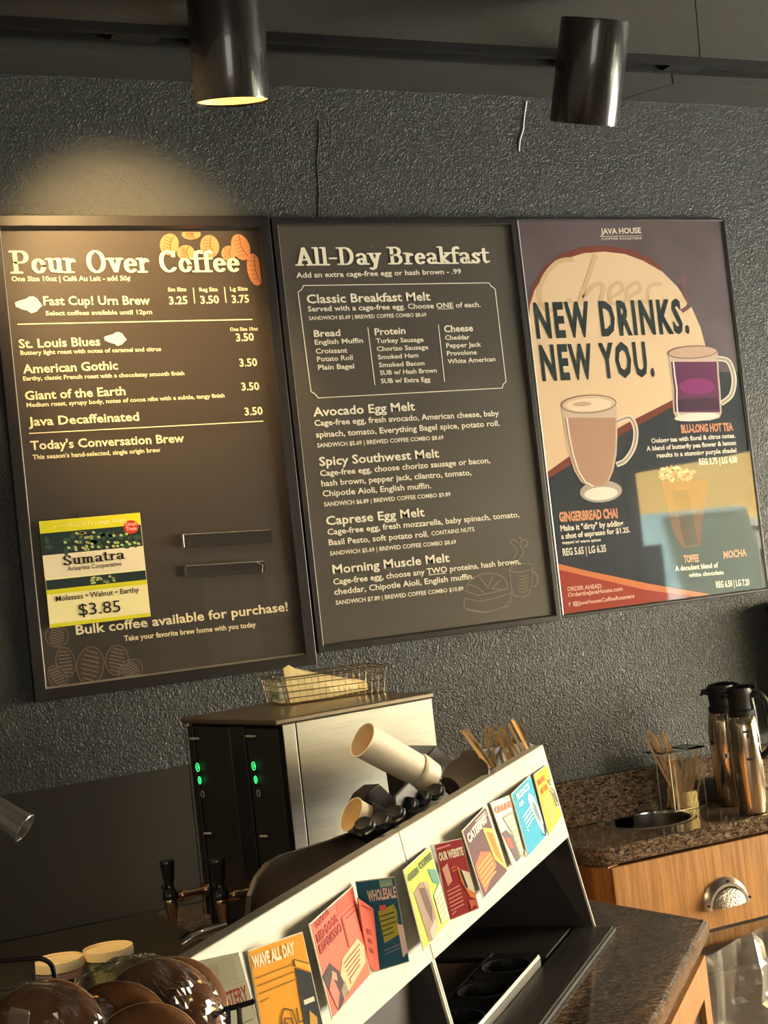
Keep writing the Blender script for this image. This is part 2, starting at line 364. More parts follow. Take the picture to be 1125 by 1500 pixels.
# ceiling: boards with narrow joints, boxed trim along the wall
joints = [-2.5, -.35, 1.905, 4.6]
cl = MB().box((-2.6, -6.6, ZT+.02), (4.7, .1, ZT+.1)); co = struct(cl, 'ceiling', MT['black'])
ja, jb = hz(ZT)(1018, 0), hz(ZT)(1026, 88); jx = lambda y: ja.x+(jb.x-ja.x)*(y-ja.y)/(jb.y-ja.y)
for i in range(3):
    for y0, y1 in ((-3.4, 0),):
        e0 = (lambda y: -2.6) if i == 0 else ((lambda y: jx(y)-2.2) if i == 1 else jx); e1 = (lambda y: jx(y)-2.2) if i == 0 else (jx if i == 1 else (lambda y: 4.7))
        g = .0012; MB().prism([(e0(y0)+g, y0, ZT), (e1(y0)-g, y0, ZT), (e1(y1)-g, y1, ZT), (e0(y1)+g, y1, ZT)], (0, 0, .02)).build('ceiling_panel', MT['ceil'], co)
MB().box((-2.6, -6.5, ZT), (4.7, -3.403, ZT+.02)).build('ceiling_panel', MT['ceil'], co)
tx = [-2.5, 2.10, 4.6]
tr = MB(); tr.box((-2.5, -.118, 2.54), (4.6, -.002, ZT-.001)); to = struct(tr, 'trim_1', MT['black'])
for i in range(2):
    m = MB(); a, b = tx[i], tx[i+1]; da = .05 if i else 0; db = .05 if not i else 0
    z0, z1 = 2.536, 2.5585
    m.mesh([(a+(.0 if not i else .002), -.12, z0), (b-(.002 if not i else 0), -.12, z0), (b-(.07 if not i else 0)-.0, 0, z0), (a-(.066 if i else 0), 0, z0),
            (a+(.0 if not i else .002), -.12, z1), (b-(.002 if not i else 0), -.12, z1), (b-(.07 if not i else 0), 0, z1), (a-(.066 if i else 0), 0, z1)],
           [(3,2,1,0),(4,5,6,7),(0,1,5,4),(1,2,6,5),(2,3,7,6),(3,0,4,7)])
    m.build('trim_board', MT['trim'], to)
# splash board low on the wall at left
o = MB(); o.box((-.3, -.006, ZC+.001), (.93, -.0005, 1.175)); o.build('splash_board', MT['darkb'], bevel=.002)
tag(bpy.data.objects['splash_board'], 'dark brown board fixed low on the wall left of the coffee brewer', 'board')
# outside: street seen only as a reflection in the poster glass
struct(MB().box((4.7, -16, ZF-.15), (16, 12, ZF-.05)), 'ground', MT['asph'])
bd = root('building', (9.2, -4, ZF-.05), 'ochre rendered building across the street, reflected in the poster glass', 'building')
MB().box((9.2, -16, ZF-.05), (9.6, 12, 4.6)).build('wall', MT['ochre'], bd)
MB().box((9.12, -16, 1.58), (9.2, 12, 1.66)).build('ledge', MT['vinyl'], bd)
MB().box((9.17, -16, ZF), (9.2, 12, 1.58)).build('lower_facade', mat('grey_green_render', (.52, .55, .44), .9, var=.15, vscale=1), bd)
for y in (-11.5, -9.4, -7.3, -5.2, -3.1, -1, 1.1):
    MB().box((9.14, y, .45), (9.17, y+1.3, 1.35)).build('shop_window', MT['gloss'], bd)
vn = root('van', (7.0, -8.6, ZF-.05), 'pale blue van parked outside, reflected in the poster glass', 'van')
m = MB(); m.prism([(7.0,-9.6,.25),(7.0,-7.0,.25),(7.0,-6.72,.8),(7.0,-6.85,1.2),(7.0,-7.0,1.75),(7.0,-9.6,1.8)], (.9, 0, 0)); m.build('body', MT['cyan'], vn, bevel=.04)
m = MB(); m.box((6.98, -7.6, .95), (7.0, -7.0, 1.5)); m.build('side_window', MT['gloss'], vn)
for y in (-9.1, -7.4):
    MB().lathe([(.0, 0), (.17, 0), (.17, .12), (0, .12)], (6.93, y, ZF+.12), (1, 0, 0), 18).build('wheel', MT['black'], vn)
# things on the far walls, seen as faint reflections in the coffee board
d1 = MB().box((1.9, -6.5, ZF), (2.65, -6.46, 1.85)); struct(d1, 'door_1', MT['dwood'])
d1 = bpy.data.objects['door_1']; MB().box((2.0, -6.462, .9), (2.55, -6.45, 1.7)).build('door_panel', MT['gloss'], d1)
MB().lathe([(0,0),(.025,0),(.03,.03),(0,.05)], (2.58, -6.46, .85), (0, 1, 0), 12).build('door_handle', MT['chrome'], d1)
for i, (x, z) in enumerate([(3.0, 1.35), (3.45, 1.30), (3.0, .98)]):
    o = MB().box((x, -6.5, z), (x+.36, -6.49, z+.28)).build('notice', MT['vinyl'])
    tag(o, ['upper left white notice pinned beside the brown door', 'upper right white notice pinned beside the brown door', 'lower white notice pinned beside the brown door'][i], 'notice')
# ================================================================== COUNTERS
def slab(name, outline, hole, z0, z1, m, label, cat, cab=None, bevel=.004):
    me = bpy.data.meshes.new(name); bm = bmesh.new()
    def loop(pts):
        vs = [bm.verts.new(W2((p[0], p[1], z1))) for p in pts]; return [bm.edges.new((vs[i], vs[(i+1) % len(vs)])) for i in range(len(vs))]
    es = loop(outline); hs = []
    if hole:
        cx, cy, r = hole; hs = loop([(cx+r*math.cos(t*math.pi/24), cy+r*math.sin(t*math.pi/24)) for t in range(48)])
    bmesh.ops.triangle_fill(bm, use_beauty=True, use_dissolve=False, edges=es+hs)
    r = bmesh.ops.extrude_face_region(bm, geom=list(bm.faces)); vs = [v for v in r['geom'] if isinstance(v, bmesh.types.BMVert)]
    bmesh.ops.translate(bm, verts=vs, vec=(0, 0, -(z1-z0)*K))
    bmesh.ops.recalc_face_normals(bm, faces=bm.faces)
    if bevel:
        e = [e for e in bm.edges if len(e.link_faces) == 2 and e.calc_face_angle(0) > .8 and abs(e.verts[0].co.z-e.verts[1].co.z) < 1e-5]
        bmesh.ops.bevel(bm, geom=e, offset=bevel*K, segments=3, affect='EDGES', profile=.5)
    cx = sum(p[0] for p in outline)/len(outline); cy = sum(p[1] for p in outline)/len(outline)
    o0 = W2((cx, cy, z0)); bmesh.ops.translate(bm, verts=bm.verts, vec=-o0)
    bm.to_mesh(me); bm.free(); me.materials.append(m); o = bpy.data.objects.new(name, me); COL.objects.link(o); o.location = o0; o['_o'] = tuple(o0)
    tag(o, label, cat); return o
HC = (1.818, -.090, .098)
fy = -.275
corner = [(1.60+.045*math.cos(a), fy+.045+.045*math.sin(a)) for a in [math.radians(270-15*i) for i in range(7)]]
slab('worktop', [(3.9, 0), (3.9, fy)]+corner+[(1.555, 0)], HC, ZC-.036, ZC, MT['granite'], 'speckled brown granite worktop with a round waste hole, against the back wall', 'worktop', bevel=.007)
wt = bpy.data.objects['worktop']
m = MB(); m.lathe([(.0935, -.006), (.0945, .0005), (.1, .0022), (.106, .0012), (.107, .0002)], (HC[0], HC[1], ZC), n=48, cap=False)
m.build('waste_ring', MT['chrome'], wt, smooth=True)
m = MB(); m.lathe([(.0935, -.004), (.0925, -.075), (.088, -.10)], (HC[0], HC[1], ZC), n=48, cap=False)
m.build('waste_chute', mat('dull_steel', (.20, .19, .17), .32, metal=1), wt, smooth=True)
bs = MB().box((1.45, -.022, ZC+.0005), (3.9, -.0005, 1.010)).build('backsplash', MT['granite'], bevel=.003)
tag(bs, 'low granite upstand behind the worktop against the dark wall', 'backsplash')
# drawer cabinet under the worktop
zb = wl(-.26)(1040, 1360).z
cb = root('drawer_cabinet', (2.7, -.13, ZF), 'honey oak cabinet with a wide drawer under the back worktop', 'cabinet')
m = MB(); m.box((1.605, -.255, zb-.0), (1.625, -.01, ZC-.037)); m.box((1.625, -.03, ZF), (3.85, -.01, ZC-.037)); m.box((3.83, -.25, ZF), (3.85, -.03, ZC-.037)); m.box((1.605, -.25, ZF), (1.625, -.01, zb))
m.build('carcass', MT['oak'], cb)
m = MB(); m.prism([(1.575, -.235, zb+.004), (1.597, -.262, zb+.004), (1.612, -.256, zb+.004), (1.605, -.02, zb+.004), (1.575, -.02, zb+.004)], (0, 0, ZC-.040-zb-.004)); m.build('corner_post', MT['oak'], cb)
m = MB().box((1.602, -.268, zb), (3.85, -.252, ZC-.042)); dr = m.build('drawer', MT['oak'], cb, bevel=.0015)
m = MB().box((1.63, -.25, zb-.012), (3.83, -.24, zb-.001)); m.box((1.63, -.24, zb-.012), (3.83, -.03, zb-.004)); m.build('rail', MT['void'], cb)
# cup pull
hc = wl(-.268)(1058, 1316); hr = (wl(-.268)(1097, 1306)-wl(-.268)(1027, 1318)).length/2
hc = wl(-.268)(1061, 1314)
def dome(rs, hfun, a0, a1, n, asp):
    vs = []; fs = []
    for j, r in enumerate(rs):
        for i in range(n+1):
            a = a0+(a1-a0)*i/n; vs.append((hc.x+hr*r*math.cos(a), -.268-hfun(r)*hr, hc.z+hr*asp*r*math.sin(a)-.3*hr*asp))
    k = n+1
    for j in range(len(rs)-1):
        for i in range(n): fs.append((j*k+i, j*k+i+1, (j+1)*k+i+1, (j+1)*k+i))
    return vs, fs
m = MB(); m.mesh(*dome([1.0, .995, .96, .80, .74, .72, .70], lambda r: .02+(.09 if r < .99 else 0)+(.14 if r < .9 else 0)+(.0 if r < .73 else 0), 0, math.pi, 28, .98)); h0 = m.build('handle', MT['pewter'], cb, smooth=True)
h0['label'] = 'half-round pewter cup pull'
m = MB(); m.mesh(*dome([0, .3, .55, .68, .72], lambda r: .42*math.sqrt(max(0, 1-(r/.74)**2))+.10, 0, math.pi, 24, .80)); m.build('embossed_cup', MT['brushed'], cb, smooth=True)
m = MB()
for a in (math.radians(12), math.radians(88), math.radians(168)):
    x = hc.x+hr*.88*math.cos(a); z = hc.z+hr*.88*.98*math.sin(a)-.3*hr*.98
    m = MB(); m.lathe([(0, .004), (.0022, .004), (.003, 0)], (x, -.268-.24*hr, z), (0, -1, 0), 8); m.build('screw', MT['black'], cb)
# liner bag in the open bay below the drawer
bg = MB(); nx, nz = 34, 30
b0 = wl(-.27)(1018, 1375).x; x1b = 2.22
vs, fs = [], []
random.seed(3)
fold = [(random.uniform(-1, 1), random.uniform(4, 16), random.uniform(-14, 14), random.uniform(0, 6)) for _ in range(9)]
for j in range(nz+1):
    for i in range(nx+1):
        u, v = i/nx, j/nz
        y = -.285-.05*math.sin(math.pi*u)*(.3+.7*v)
        for a, f1, f2, ph in fold:
            w = math.sin(f1*u+f2*v*.5+ph); y += .0085*a*(1-abs(w))**2*2
        zt = zb-.006-.035*math.exp(-((u-.0)/.28)**2)
        vs.append((b0-.01+(x1b-b0)*u+.006*math.sin(9*v+5*u), y, zt-(.42)*v))
for j in range(nz):
    for i in range(nx): fs.append((j*(nx+1)+i, j*(nx+1)+i+1, (j+1)*(nx+1)+i+1, (j+1)*(nx+1)+i))
bn = root('waste_bin', (1.95, -.18, ZF), 'waste bin with a translucent grey liner bag under the drawer', 'bin')
bg.mesh(vs, fs); bg.build('liner_bag', MT['liner'], bn, smooth=False)
m = MB(); m.box((b0+.03, -.235, ZF), (x1b-.03, -.05, zb-.10)); m.build('bin_body', mat('grey_bin', (.10, .10, .10), .5), bn, bevel=.01)
# peninsula
pc = hz(ZC)(1037, 1345); pb = hz(ZC)(862, 1315)
e = (pb-pc); far = pb+e*((-.002-pb.y)/e.y)
pen = [(pc.x, pc.y), (pb.x, pb.y), (far.x, -.002)]
def xy(s, t): return ((s+t)*q2, (s-t)*q2)
tp_ = (pc.x-pc.y)*q2
pen += [(-.30, -.002), (-.75, -1.0), xy(-1.95, .85), xy(-1.95, 1.72), xy(-.80, 1.72), xy(-.62, tp_)]
slab('peninsula_worktop', pen, None, ZC-.034, ZC, MT['granite'], 'speckled brown granite peninsula worktop with a polished rounded edge, nearest the camera', 'worktop', bevel=.012)
pn = root('peninsula_cabinet', (.6, -.9, ZF), 'honey oak peninsula cabinet with a dark inset door panel, bottom right', 'cabinet')
fr = tp_-.018; s1 = (pc.x+pc.y)*q2-.03
def U(s, t, z): return ST(s, t, z)
m = MB(); m.prism([U(s1, fr, ZF), U(s1+.16, fr-.22, ZF), U(s1+.10, .70, ZF), U(-1.0, .70, ZF), U(-1.0, fr, ZF)], (0, 0, ZC-.035-ZF)); m.build('carcass', MT['oak'], pn)
def door(sa, sb):
    z0, z1 = ZF+.08, ZC-.045; w = .052
    m = MB()
    for a, b, c, d in ((sa, sa+w, z0, z1), (sb-w, sb, z0, z1), (sa+w, sb-w, z0, z0+w), (sa+w, sb-w, z1-w, z1)):
        m.boxf(U, (a, fr+.0005, c), (b, fr+.014, d))
    dr = m.build('door', MT['oak'], pn)
    MB().boxf(U, (sa+w, fr+.0005, z0+w), (sb-w, fr+.004, z1-w)).build('inset_panel', MT['doorglass'], dr)
door(s1-.34, s1-.012); door(s1-.69, s1-.352)
# ================================================================== CEILING TRACK AND LAMPS
trk = root('lighting_track', (1.0, -.20, 2.53), 'long black lighting track on the ceiling parallel to the wall', 'track')
m = MB(); m.box((-2.0, -.222, 2.540), (4.4, -.215, ZT-.0005)); m.box((-2.0, -.178, 2.540), (4.4, -.171, ZT-.0005)); m.box((-2.0, -.215, 2.552), (4.4, -.178, ZT-.0005)); m.build('channel', MT['black'], trk)
m = MB(); m.box((-2.0, -.2012, 2.547), (4.4, -.1992, 2.552)); m.build('conductor', MT['strip'], trk)
for x in (.78, 2.03):
    MB().box((x, -.214, 2.542), (x+.09, -.179, 2.551)).build('joint_cover', MT['black'], trk)
def lamp(cx, cy, d, ax, rad, ln, label, tpx, mouth=False):
    base = dd(cx, cy, d); ax = ax.normalized()
    r = root('track_lamp', base, label, 'lamp', 'black cylinder lamps on the ceiling track')
    m = MB(); m.lathe([(rad*.93, .004), (rad*.985, 0), (rad, .003), (rad, ln-.003), (rad*.985, ln), (rad*.5, ln)], base, ax, 48, cap=False); m.lathe([(0, ln), (rad*.5, ln)], base, ax, 24, cap=False)
    m.build('shade', MT['lamp'], r, smooth=True)
    m = MB(); m.lathe([(rad*.93, .004), (rad*.90, .03), (rad*.6, .09), (0.0001, .11)], base, ax, 32, cap=False); m.build('reflector', MT['glow'] if mouth else MT['black'], r, smooth=True)
    m = MB(); p = base+ax*(ln*.72); kx = hz(2.54)(*tpx); kx.y = -.197; m.tube([p, kx.lerp(p, .3)-V((0,0,.004)), kx], .011, 10); m.build('stem', MT['black'], r)
    m = MB(); m.box((kx.x-.05, -.212, 2.528), (kx.x+.05, -.182, 2.5395)); m.build('track_adapter', MT['black'], r)
    return base, ax
Fh = V((FW.x, FW.y, 0)).normalized(); up = V((0, 0, 1))
ax1 = up+_R*math.tan(math.radians(2.6))-Fh*math.tan(math.radians(11))
ax2 = up+_R*math.tan(math.radians(11.5))-Fh*math.tan(math.radians(19.5))
d1_, d2_ = 2.62, 2.86
b1, a1 = lamp(341, 150, d1_, ax1, 56*d1_/FPX, .195, 'black cylinder lamp at left with a glowing amber mouth', (338, 66), True)
b2, a2 = lamp(855, 181, d2_, ax2, 50.5*d2_/FPX, .192, 'black cylinder lamp at right, unlit mouth and a bright side highlight', (862, 92))
r3 = V((.56, -.36, 2.49))
spot('track_lamp_light', b1+a1*.02, b1-a1, 7, (1.0, .72, .36), 80, .6)
# ================================================================== BOARDS ON THE WALL
def framed(name, x0, x1, z0, z1, fw, dp, lipw, label, cat, fmat, printmat, glass=True, lit_lips=(3,)):
    r = root(name, ((x0+x1)/2, -.001, z0), label, cat)
    m = MB(); o = [(x0, z0), (x1, z0), (x1, z1), (x0, z1)]; i = [(x0+fw, z0+fw), (x1-fw, z0+fw), (x1-fw, z1-fw), (x0+fw, z1-fw)]
    for k in range(4):
        k2 = (k+1) % 4; a, b, c, d = o[k], o[k2], i[k2], i[k]
        m.mesh([(p[0], y, p[1]) for y in (-.001, -dp) for p in (a, b, c, d)], [(0,1,2,3),(7,6,5,4),(0,4,5,1),(1,5,6,2),(2,6,7,3),(3,7,4,0)])
    m.build('frame', fmat, r, bevel=.0012)
    m = MB(); j = [(x0+fw+lipw, z0+fw+lipw), (x1-fw-lipw, z0+fw+lipw), (x1-fw-lipw, z1-fw-lipw), (x0+fw+lipw, z1-fw-lipw)]
    for k in range(4):
        k2 = (k+1) % 4; m.use(MT['lip'] if k in lit_lips else MT['strip']); m.face([(i[k][0], -dp+.001, i[k][1]), (i[k2][0], -dp+.001, i[k2][1]), (j[k2][0], -.011, j[k2][1]), (j[k][0], -.011, j[k][1])])  # sides that catch the light are silver, the rest dark: light put into colour
    m.build('inner_lip', None, r)
    m = MB().box((x0+fw, -.009, z0+fw), (x1-fw, -.0015, z1-fw)); m.build('print', printmat, r)
    if glass:
        m = MB(); m.face([(x0+fw, -.0115, z0+fw), (x1-fw, -.0115, z0+fw), (x1-fw, -.0115, z1-fw), (x0+fw, -.0115, z1-fw)]); m.build('glass_sheet', MT['glass'], r)
    return r
PW = wl(-.0092)
# ---- left: coffee board
A = framed('menu_board', .5545, 1.1215, 1.337, 2.255, .0215, .022, .0035, 'black framed coffee menu board under glass, leftmost on the wall', 'sign', MT['frame'], mat('coffee_board_print', (.040, .030, .021), .5, var=.1, vscale=2), lit_lips=(0, 3))
cream = ink((.92, .80, .50)); pale = ink((.95, .88, .70))
m = MB(); serif(m, PW, 'Pour Over Coffee', (15, 401), (352, 398.5), 34, off=.0012); m.build('heading', cream, A)
m = MB(); T = lambda s, a, b, h, bold=.012: text(m, PW, s, a, b, h, bold)
T('Fast Cup! Urn Brew', (64, 447), (220, 446), 12.5, .02)
T('St. Louis Blues', (28, 510), (147, 506), 12.5, .02); T('American Gothic', (34, 547), (173, 541), 12.5, .02)
T('Giant of the Earth', (37, 586), (184, 578.5), 12.5, .02); T('Java Decaffeinated', (42, 624), (204, 616), 12.5, .02)
T("Today's Conversation Brew", (45, 659), (270, 647.5), 12.5, .02)
for s, a, b in (('3.25', (248, 446), (275, 445)), ('3.50', (294, 445), (321, 444)), ('3.75', (340, 444), (365, 443)), ('3.50', (346, 500), (372, 499)), ('3.50', (351, 537), (377, 536)), ('3.50', (354, 572), (380, 571)), ('3.50', (358.6, 608.5), (385, 607))): T(s, a, b, 11, .02)
T('Bulk coffee available for purchase!', (111.6, 929.8), (422, 894.6), 13.5, .02)
m.build('item_lettering', cream, A)
m = MB()
for s, a, b, h in (('One Size 10oz | Café Au Lait - add 50¢', (17, 412), (191, 411), 7), ('Select coffees available until 12pm', (67, 462), (223, 460), 6.2), ('Sm Size', (246, 427), (273, 426.5), 5.5), ('Reg Size', (292, 427), (319, 426.5), 5.5), ('Lg Size', (337, 426), (363, 425.5), 5.5),
  ('One Size 10oz', (337, 485), (378, 484), 5), ('Buttery light roast with notes of caramel and citrus', (30, 520), (236, 514), 6), ('Earthy, classic French roast with a chocolatey smooth finish', (34, 557.5), (270, 549.5), 6),
  ('Medium roast, syrupy body, notes of cocoa nibs with a subtle, tangy finish', (39, 596.5), (329, 582), 6), ("This season's hand-selected, single origin brew", (48, 673), (235, 662), 6.5), ('Take your favorite brew home with you today', (182, 939), (375, 918), 7.5)): text(m, PW, s, a, b, h, .022)
line(m, PW, [(26, 475), (369, 468)], 1.6); line(m, PW, [(43, 635), (385, 617)], 1.4); line(m, PW, [(283, 422), (285, 444)], 1.4); line(m, PW, [(328.5, 421), (331, 443)], 1.4)
m.build('small_lettering', cream, A)
# bean icons
m = MB()
for cx, cy, r in ((42, 447, 1), (169, 497, .82)):
    m.use(pale); poly(m, PW, [(cx+r*x, cy+r*y) for x, y in [(-20,-4),(-12,-7),(-4,-9),(0,-12),(6,-13),(12,-10),(20,1),(16,4),(12,9),(4,12),(-2,8),(-10,6),(-19,2)]], .0006)
    m.use(ink((.45, .33, .16)))
    for q in ([(-10,-4),(-4,3),(2,7)], [(0,-9),(6,-2),(12,6)], [(-16,-2),(-12,3)], [(4,-10),(12,-4),(15,3)]): line(m, PW, [(cx+r*x, cy+r*y) for x, y in q], .9, .0009)
m.build('bean_icon', None, A)
m = MB(); beans = [(248, 358, 14, 16, 10), (280, 343, 14, 8, 0), (307, 361, 14, 17, -10), (272, 370, 13, 11, 0), (335, 371, 11, 11, 0), (352.5, 362, 13, 20, -22), (373, 395, 11, 24, -12)]
for k, (cx, cy, rx, ry, rot) in enumerate(beans):
    m.use(ink((.56, .24, .105)))
    e_ = [(min(x, 378+(y-372)*.11), max(y, 340)) for x, y in ell(cx, cy, rx, ry, rot, 18)]
    poly(m, PW, e_, .0003+.00006*k); m.use(ink((.22, .085, .03)))
    c, s = math.cos(math.radians(rot)), math.sin(math.radians(rot))
    for q in range(-2, 3):
        p0 = (-rx*.6, q*ry*.28-1); p1 = (rx*.1, q*ry*.28+1)
        pp = [(cx+x*c-y*s, max(342, cy+x*s+y*c)) for x, y in (p0, p1)]
        if max(p[0] for p in pp) < 378: line(m, PW, pp, .8, .0009)
    pp = [(cx+x*c-y*s, max(342, cy+x*s+y*c)) for x, y in ((rx*.3, -ry*.85), (rx*.05, 0), (rx*.35, ry*.8))]
    line(m, PW, pp, 1.2, .0009)
m.build('bean_picture', None, A)
m = MB(); gb = ink((.20, .155, .115))
for kb, (cx, cy, rx, ry, rot) in enumerate(((83, 932, 17, 16, 10), (96, 970, 14, 22, -14), (132, 975, 20, 28, 8), (171, 967, 17, 22, 6), (191, 982, 19, 15, -35), (84, 992, 13, 18, -30))):
    ee = ell(cx, cy, rx, ry, rot, 20)
    lim = lambda y: 1009-(0)*y
    ee = [(max(x, 61+(y-965)*.1), min(y, 1010-(x-62)*.125)) for x, y in ee]
    m.use(ink((.075, .056, .042))); poly(m, PW, ee, .0003+.00006*kb); m.use(gb); line(m, PW, ee, 1.2, .0009, True)
    c, s = math.cos(math.radians(rot)), math.sin(math.radians(rot))
    for q in range(-3, 4):
        w = rx*.62*math.sqrt(max(0, 1-(q/4)**2)); y = q*ry*.24
        pp = [(cx+x*c-yy*s, min(cy+x*s+yy*c, 1007-(cx-62)*.125)) for x, yy in ((-w, y-1), (w, y+1))]; line(m, PW, pp, 1.8, .0009)
m.build('bean_outline_picture', None, A)
# holders on the glass
PG = wl(-.0135)
m = MB()
for pts in ([(267, 783), (396, 776), (398, 795), (268, 802)], [(272, 829), (386, 822), (387, 839), (273, 846)]):
    q = [wl(-.012)(*p) for p in pts]; m.prism(q, (0, -.006, 0))
m.build('label_holder', mat('smoked_plastic', (.030, .028, .026), .12, coat=.6), A)
m = MB()
for pts in ([(268, 783), (396, 776)], [(272, 829), (386, 822)]): m.tube([wl(-.0185)(*p) for p in pts], .0008, 4)
for pts in ([(268, 783), (270, 802)], [(376, 823), (385, 828), (384, 838)]): m.tube([wl(-.0185)(*p) for p in pts], .0009, 4)
m.build('holder_edge', MT['lip'], A)
m = MB(); m.prism([wl(-.012)(*p) for p in [(114, 750), (155, 748), (152, 768), (119, 770)]], (0, -.003, 0)); m.build('sign_clip', MT['strip'], A)
# Sumatra card
SU = root('price_card', wl(-.018)(146, 912), 'yellow coffee of the day price card clipped on the coffee board glass', 'sign')
PS = wl(-.0205); C4 = [(57, 764), (204, 751), (220, 903), (73, 920)]
m = MB(); m.prism([wl(-.0165)(*p) for p in C4], (0, -.0038, 0)); m.build('card', ink((.93, .82, .42)), SU)
def sq(u, v):
    a, b, c, d = C4; return ((a[0]*(1-u)+b[0]*u)*(1-v)+(d[0]*(1-u)+c[0]*u)*v, (a[1]*(1-u)+b[1]*u)*(1-v)+(d[1]*(1-u)+c[1]*u)*v)
def rect(m, u0, v0, u1, v1, off, S=sq, P=PS): poly(m, P, [S(u0, v0), S(u1, v0), S(u1, v1), S(u0, v1)], off)
m = MB(); m.use(ink((.72, .66, .02))); rect(m, 0, 0, 1, .115, .0004); rect(m, 0, .645, 1, .69, .0004); rect(m, 0, .965, 1, 1, .0004)
m.use(ink((.018, .034, .030))); rect(m, 0, .115, 1, .34, .0004); rect(m, .01, .555, 1, .645, .0004)
m.use(ink((.86, .74, .50))); rect(m, 0, .32, 1, .54, .0005)
m.use(ink((.045, .09, .05)))
for k in range(26):
    u = random.uniform(.03, .97); v = random.uniform(.15, .31); poly(m, PS, ell(*sq(u, v), 6, 3.5, random.uniform(0, 180), 7), .0006)
m.use(ink((.50, .55, .20)))
random.seed(5)
for k in range(46):
    u = random.gauss(.44, .09) if k < 34 else random.uniform(.7, .98); v = random.uniform(.14, .305)
    if 0.02 < u < .97: poly(m, PS, ell(*sq(u, v), 2.6, 1.9, 20, 8), .0008)
for k in range(18): poly(m, PS, ell(*sq(random.uniform(.45, .68), random.uniform(.57, .63)), 2.4, 1.7, 10, 8), .0008)
m.use(ink((.62, .04, .02))); poly(m, PS, ell(192, 772, 11, 10, 0, 16), .0010)
m.build('card_print', None, SU)
m = MB(); m.use(ink((.02, .012, .01))); serif(m, PS, 'Sumatra', (93, 829), (184, 818.5), 15, rx=.085, ry=.04, off=.0012)
text(m, PS, 'Arisarina Cooperative', (99, 836.5), (178, 828.5), 6.5, .005, .0012)
text(m, PS, 'Molasses • Walnut • Earthy', (82, 881), (204, 867), 7.5, .012, .0012); text(m, PS, '$3.85', (116, 902), (177, 896), 17, .002, .0012)
m.use(ink((.95, .9, .5))); text(m, PS, '• • • • FULL CITY | Single Origin', (80, 773.5), (184, 764), 5, .0, .0010)
m.use(ink((.95, .75, .6))); text(m, PS, 'Direct', (184, 771), (200, 769), 5, .01, .0016); text(m, PS, 'Trade', (185, 777.5), (200, 776), 5, .01, .0016)
m.build('card_lettering', None, SU)
# ---- middle: breakfast board
B = framed('menu_board', 1.1285, 1.7065, 1.3585, 2.2515, .0125, .018, .0028, 'black framed breakfast menu board, in the middle of the wall', 'sign', MT['frame'], mat('breakfast_board_print', (.078, .068, .054), .42, var=.06, vscale=2))
cr = ink((.93, .88, .72))
m = MB(); serif(m, PW, 'All-Day Breakfast', (432, 389.5), (718, 386), 27, off=.0012); m.build('heading', cr, B)
m = MB(); Tb = lambda s, a, b, h, bold=.014: text(m, PW, s, a, b, h, bold)
for s, a, b in (('Classic Breakfast Melt', (449.6, 444.4), (630.5, 440)), ('Avocado Egg Melt', (459, 610), (608, 601)), ('Spicy Southwest Melt', (468, 682.6), (643.3, 669.8)), ('Caprese Egg Melt', (478, 769.4), (622, 756)), ('Morning Muscle Melt', (487.6, 840.5), (658.6, 822.7))): Tb(s, a, b, 12.5, .02)
for s, a, b in (('Bread', (460, 493.6), (498.8, 492)), ('Protein', (549, 491), (594, 488.8)), ('Cheese', (650.6, 486.7), (693, 485))): Tb(s, a, b, 9.5, .022)
m.build('item_lettering', cr, B)
m = MB()
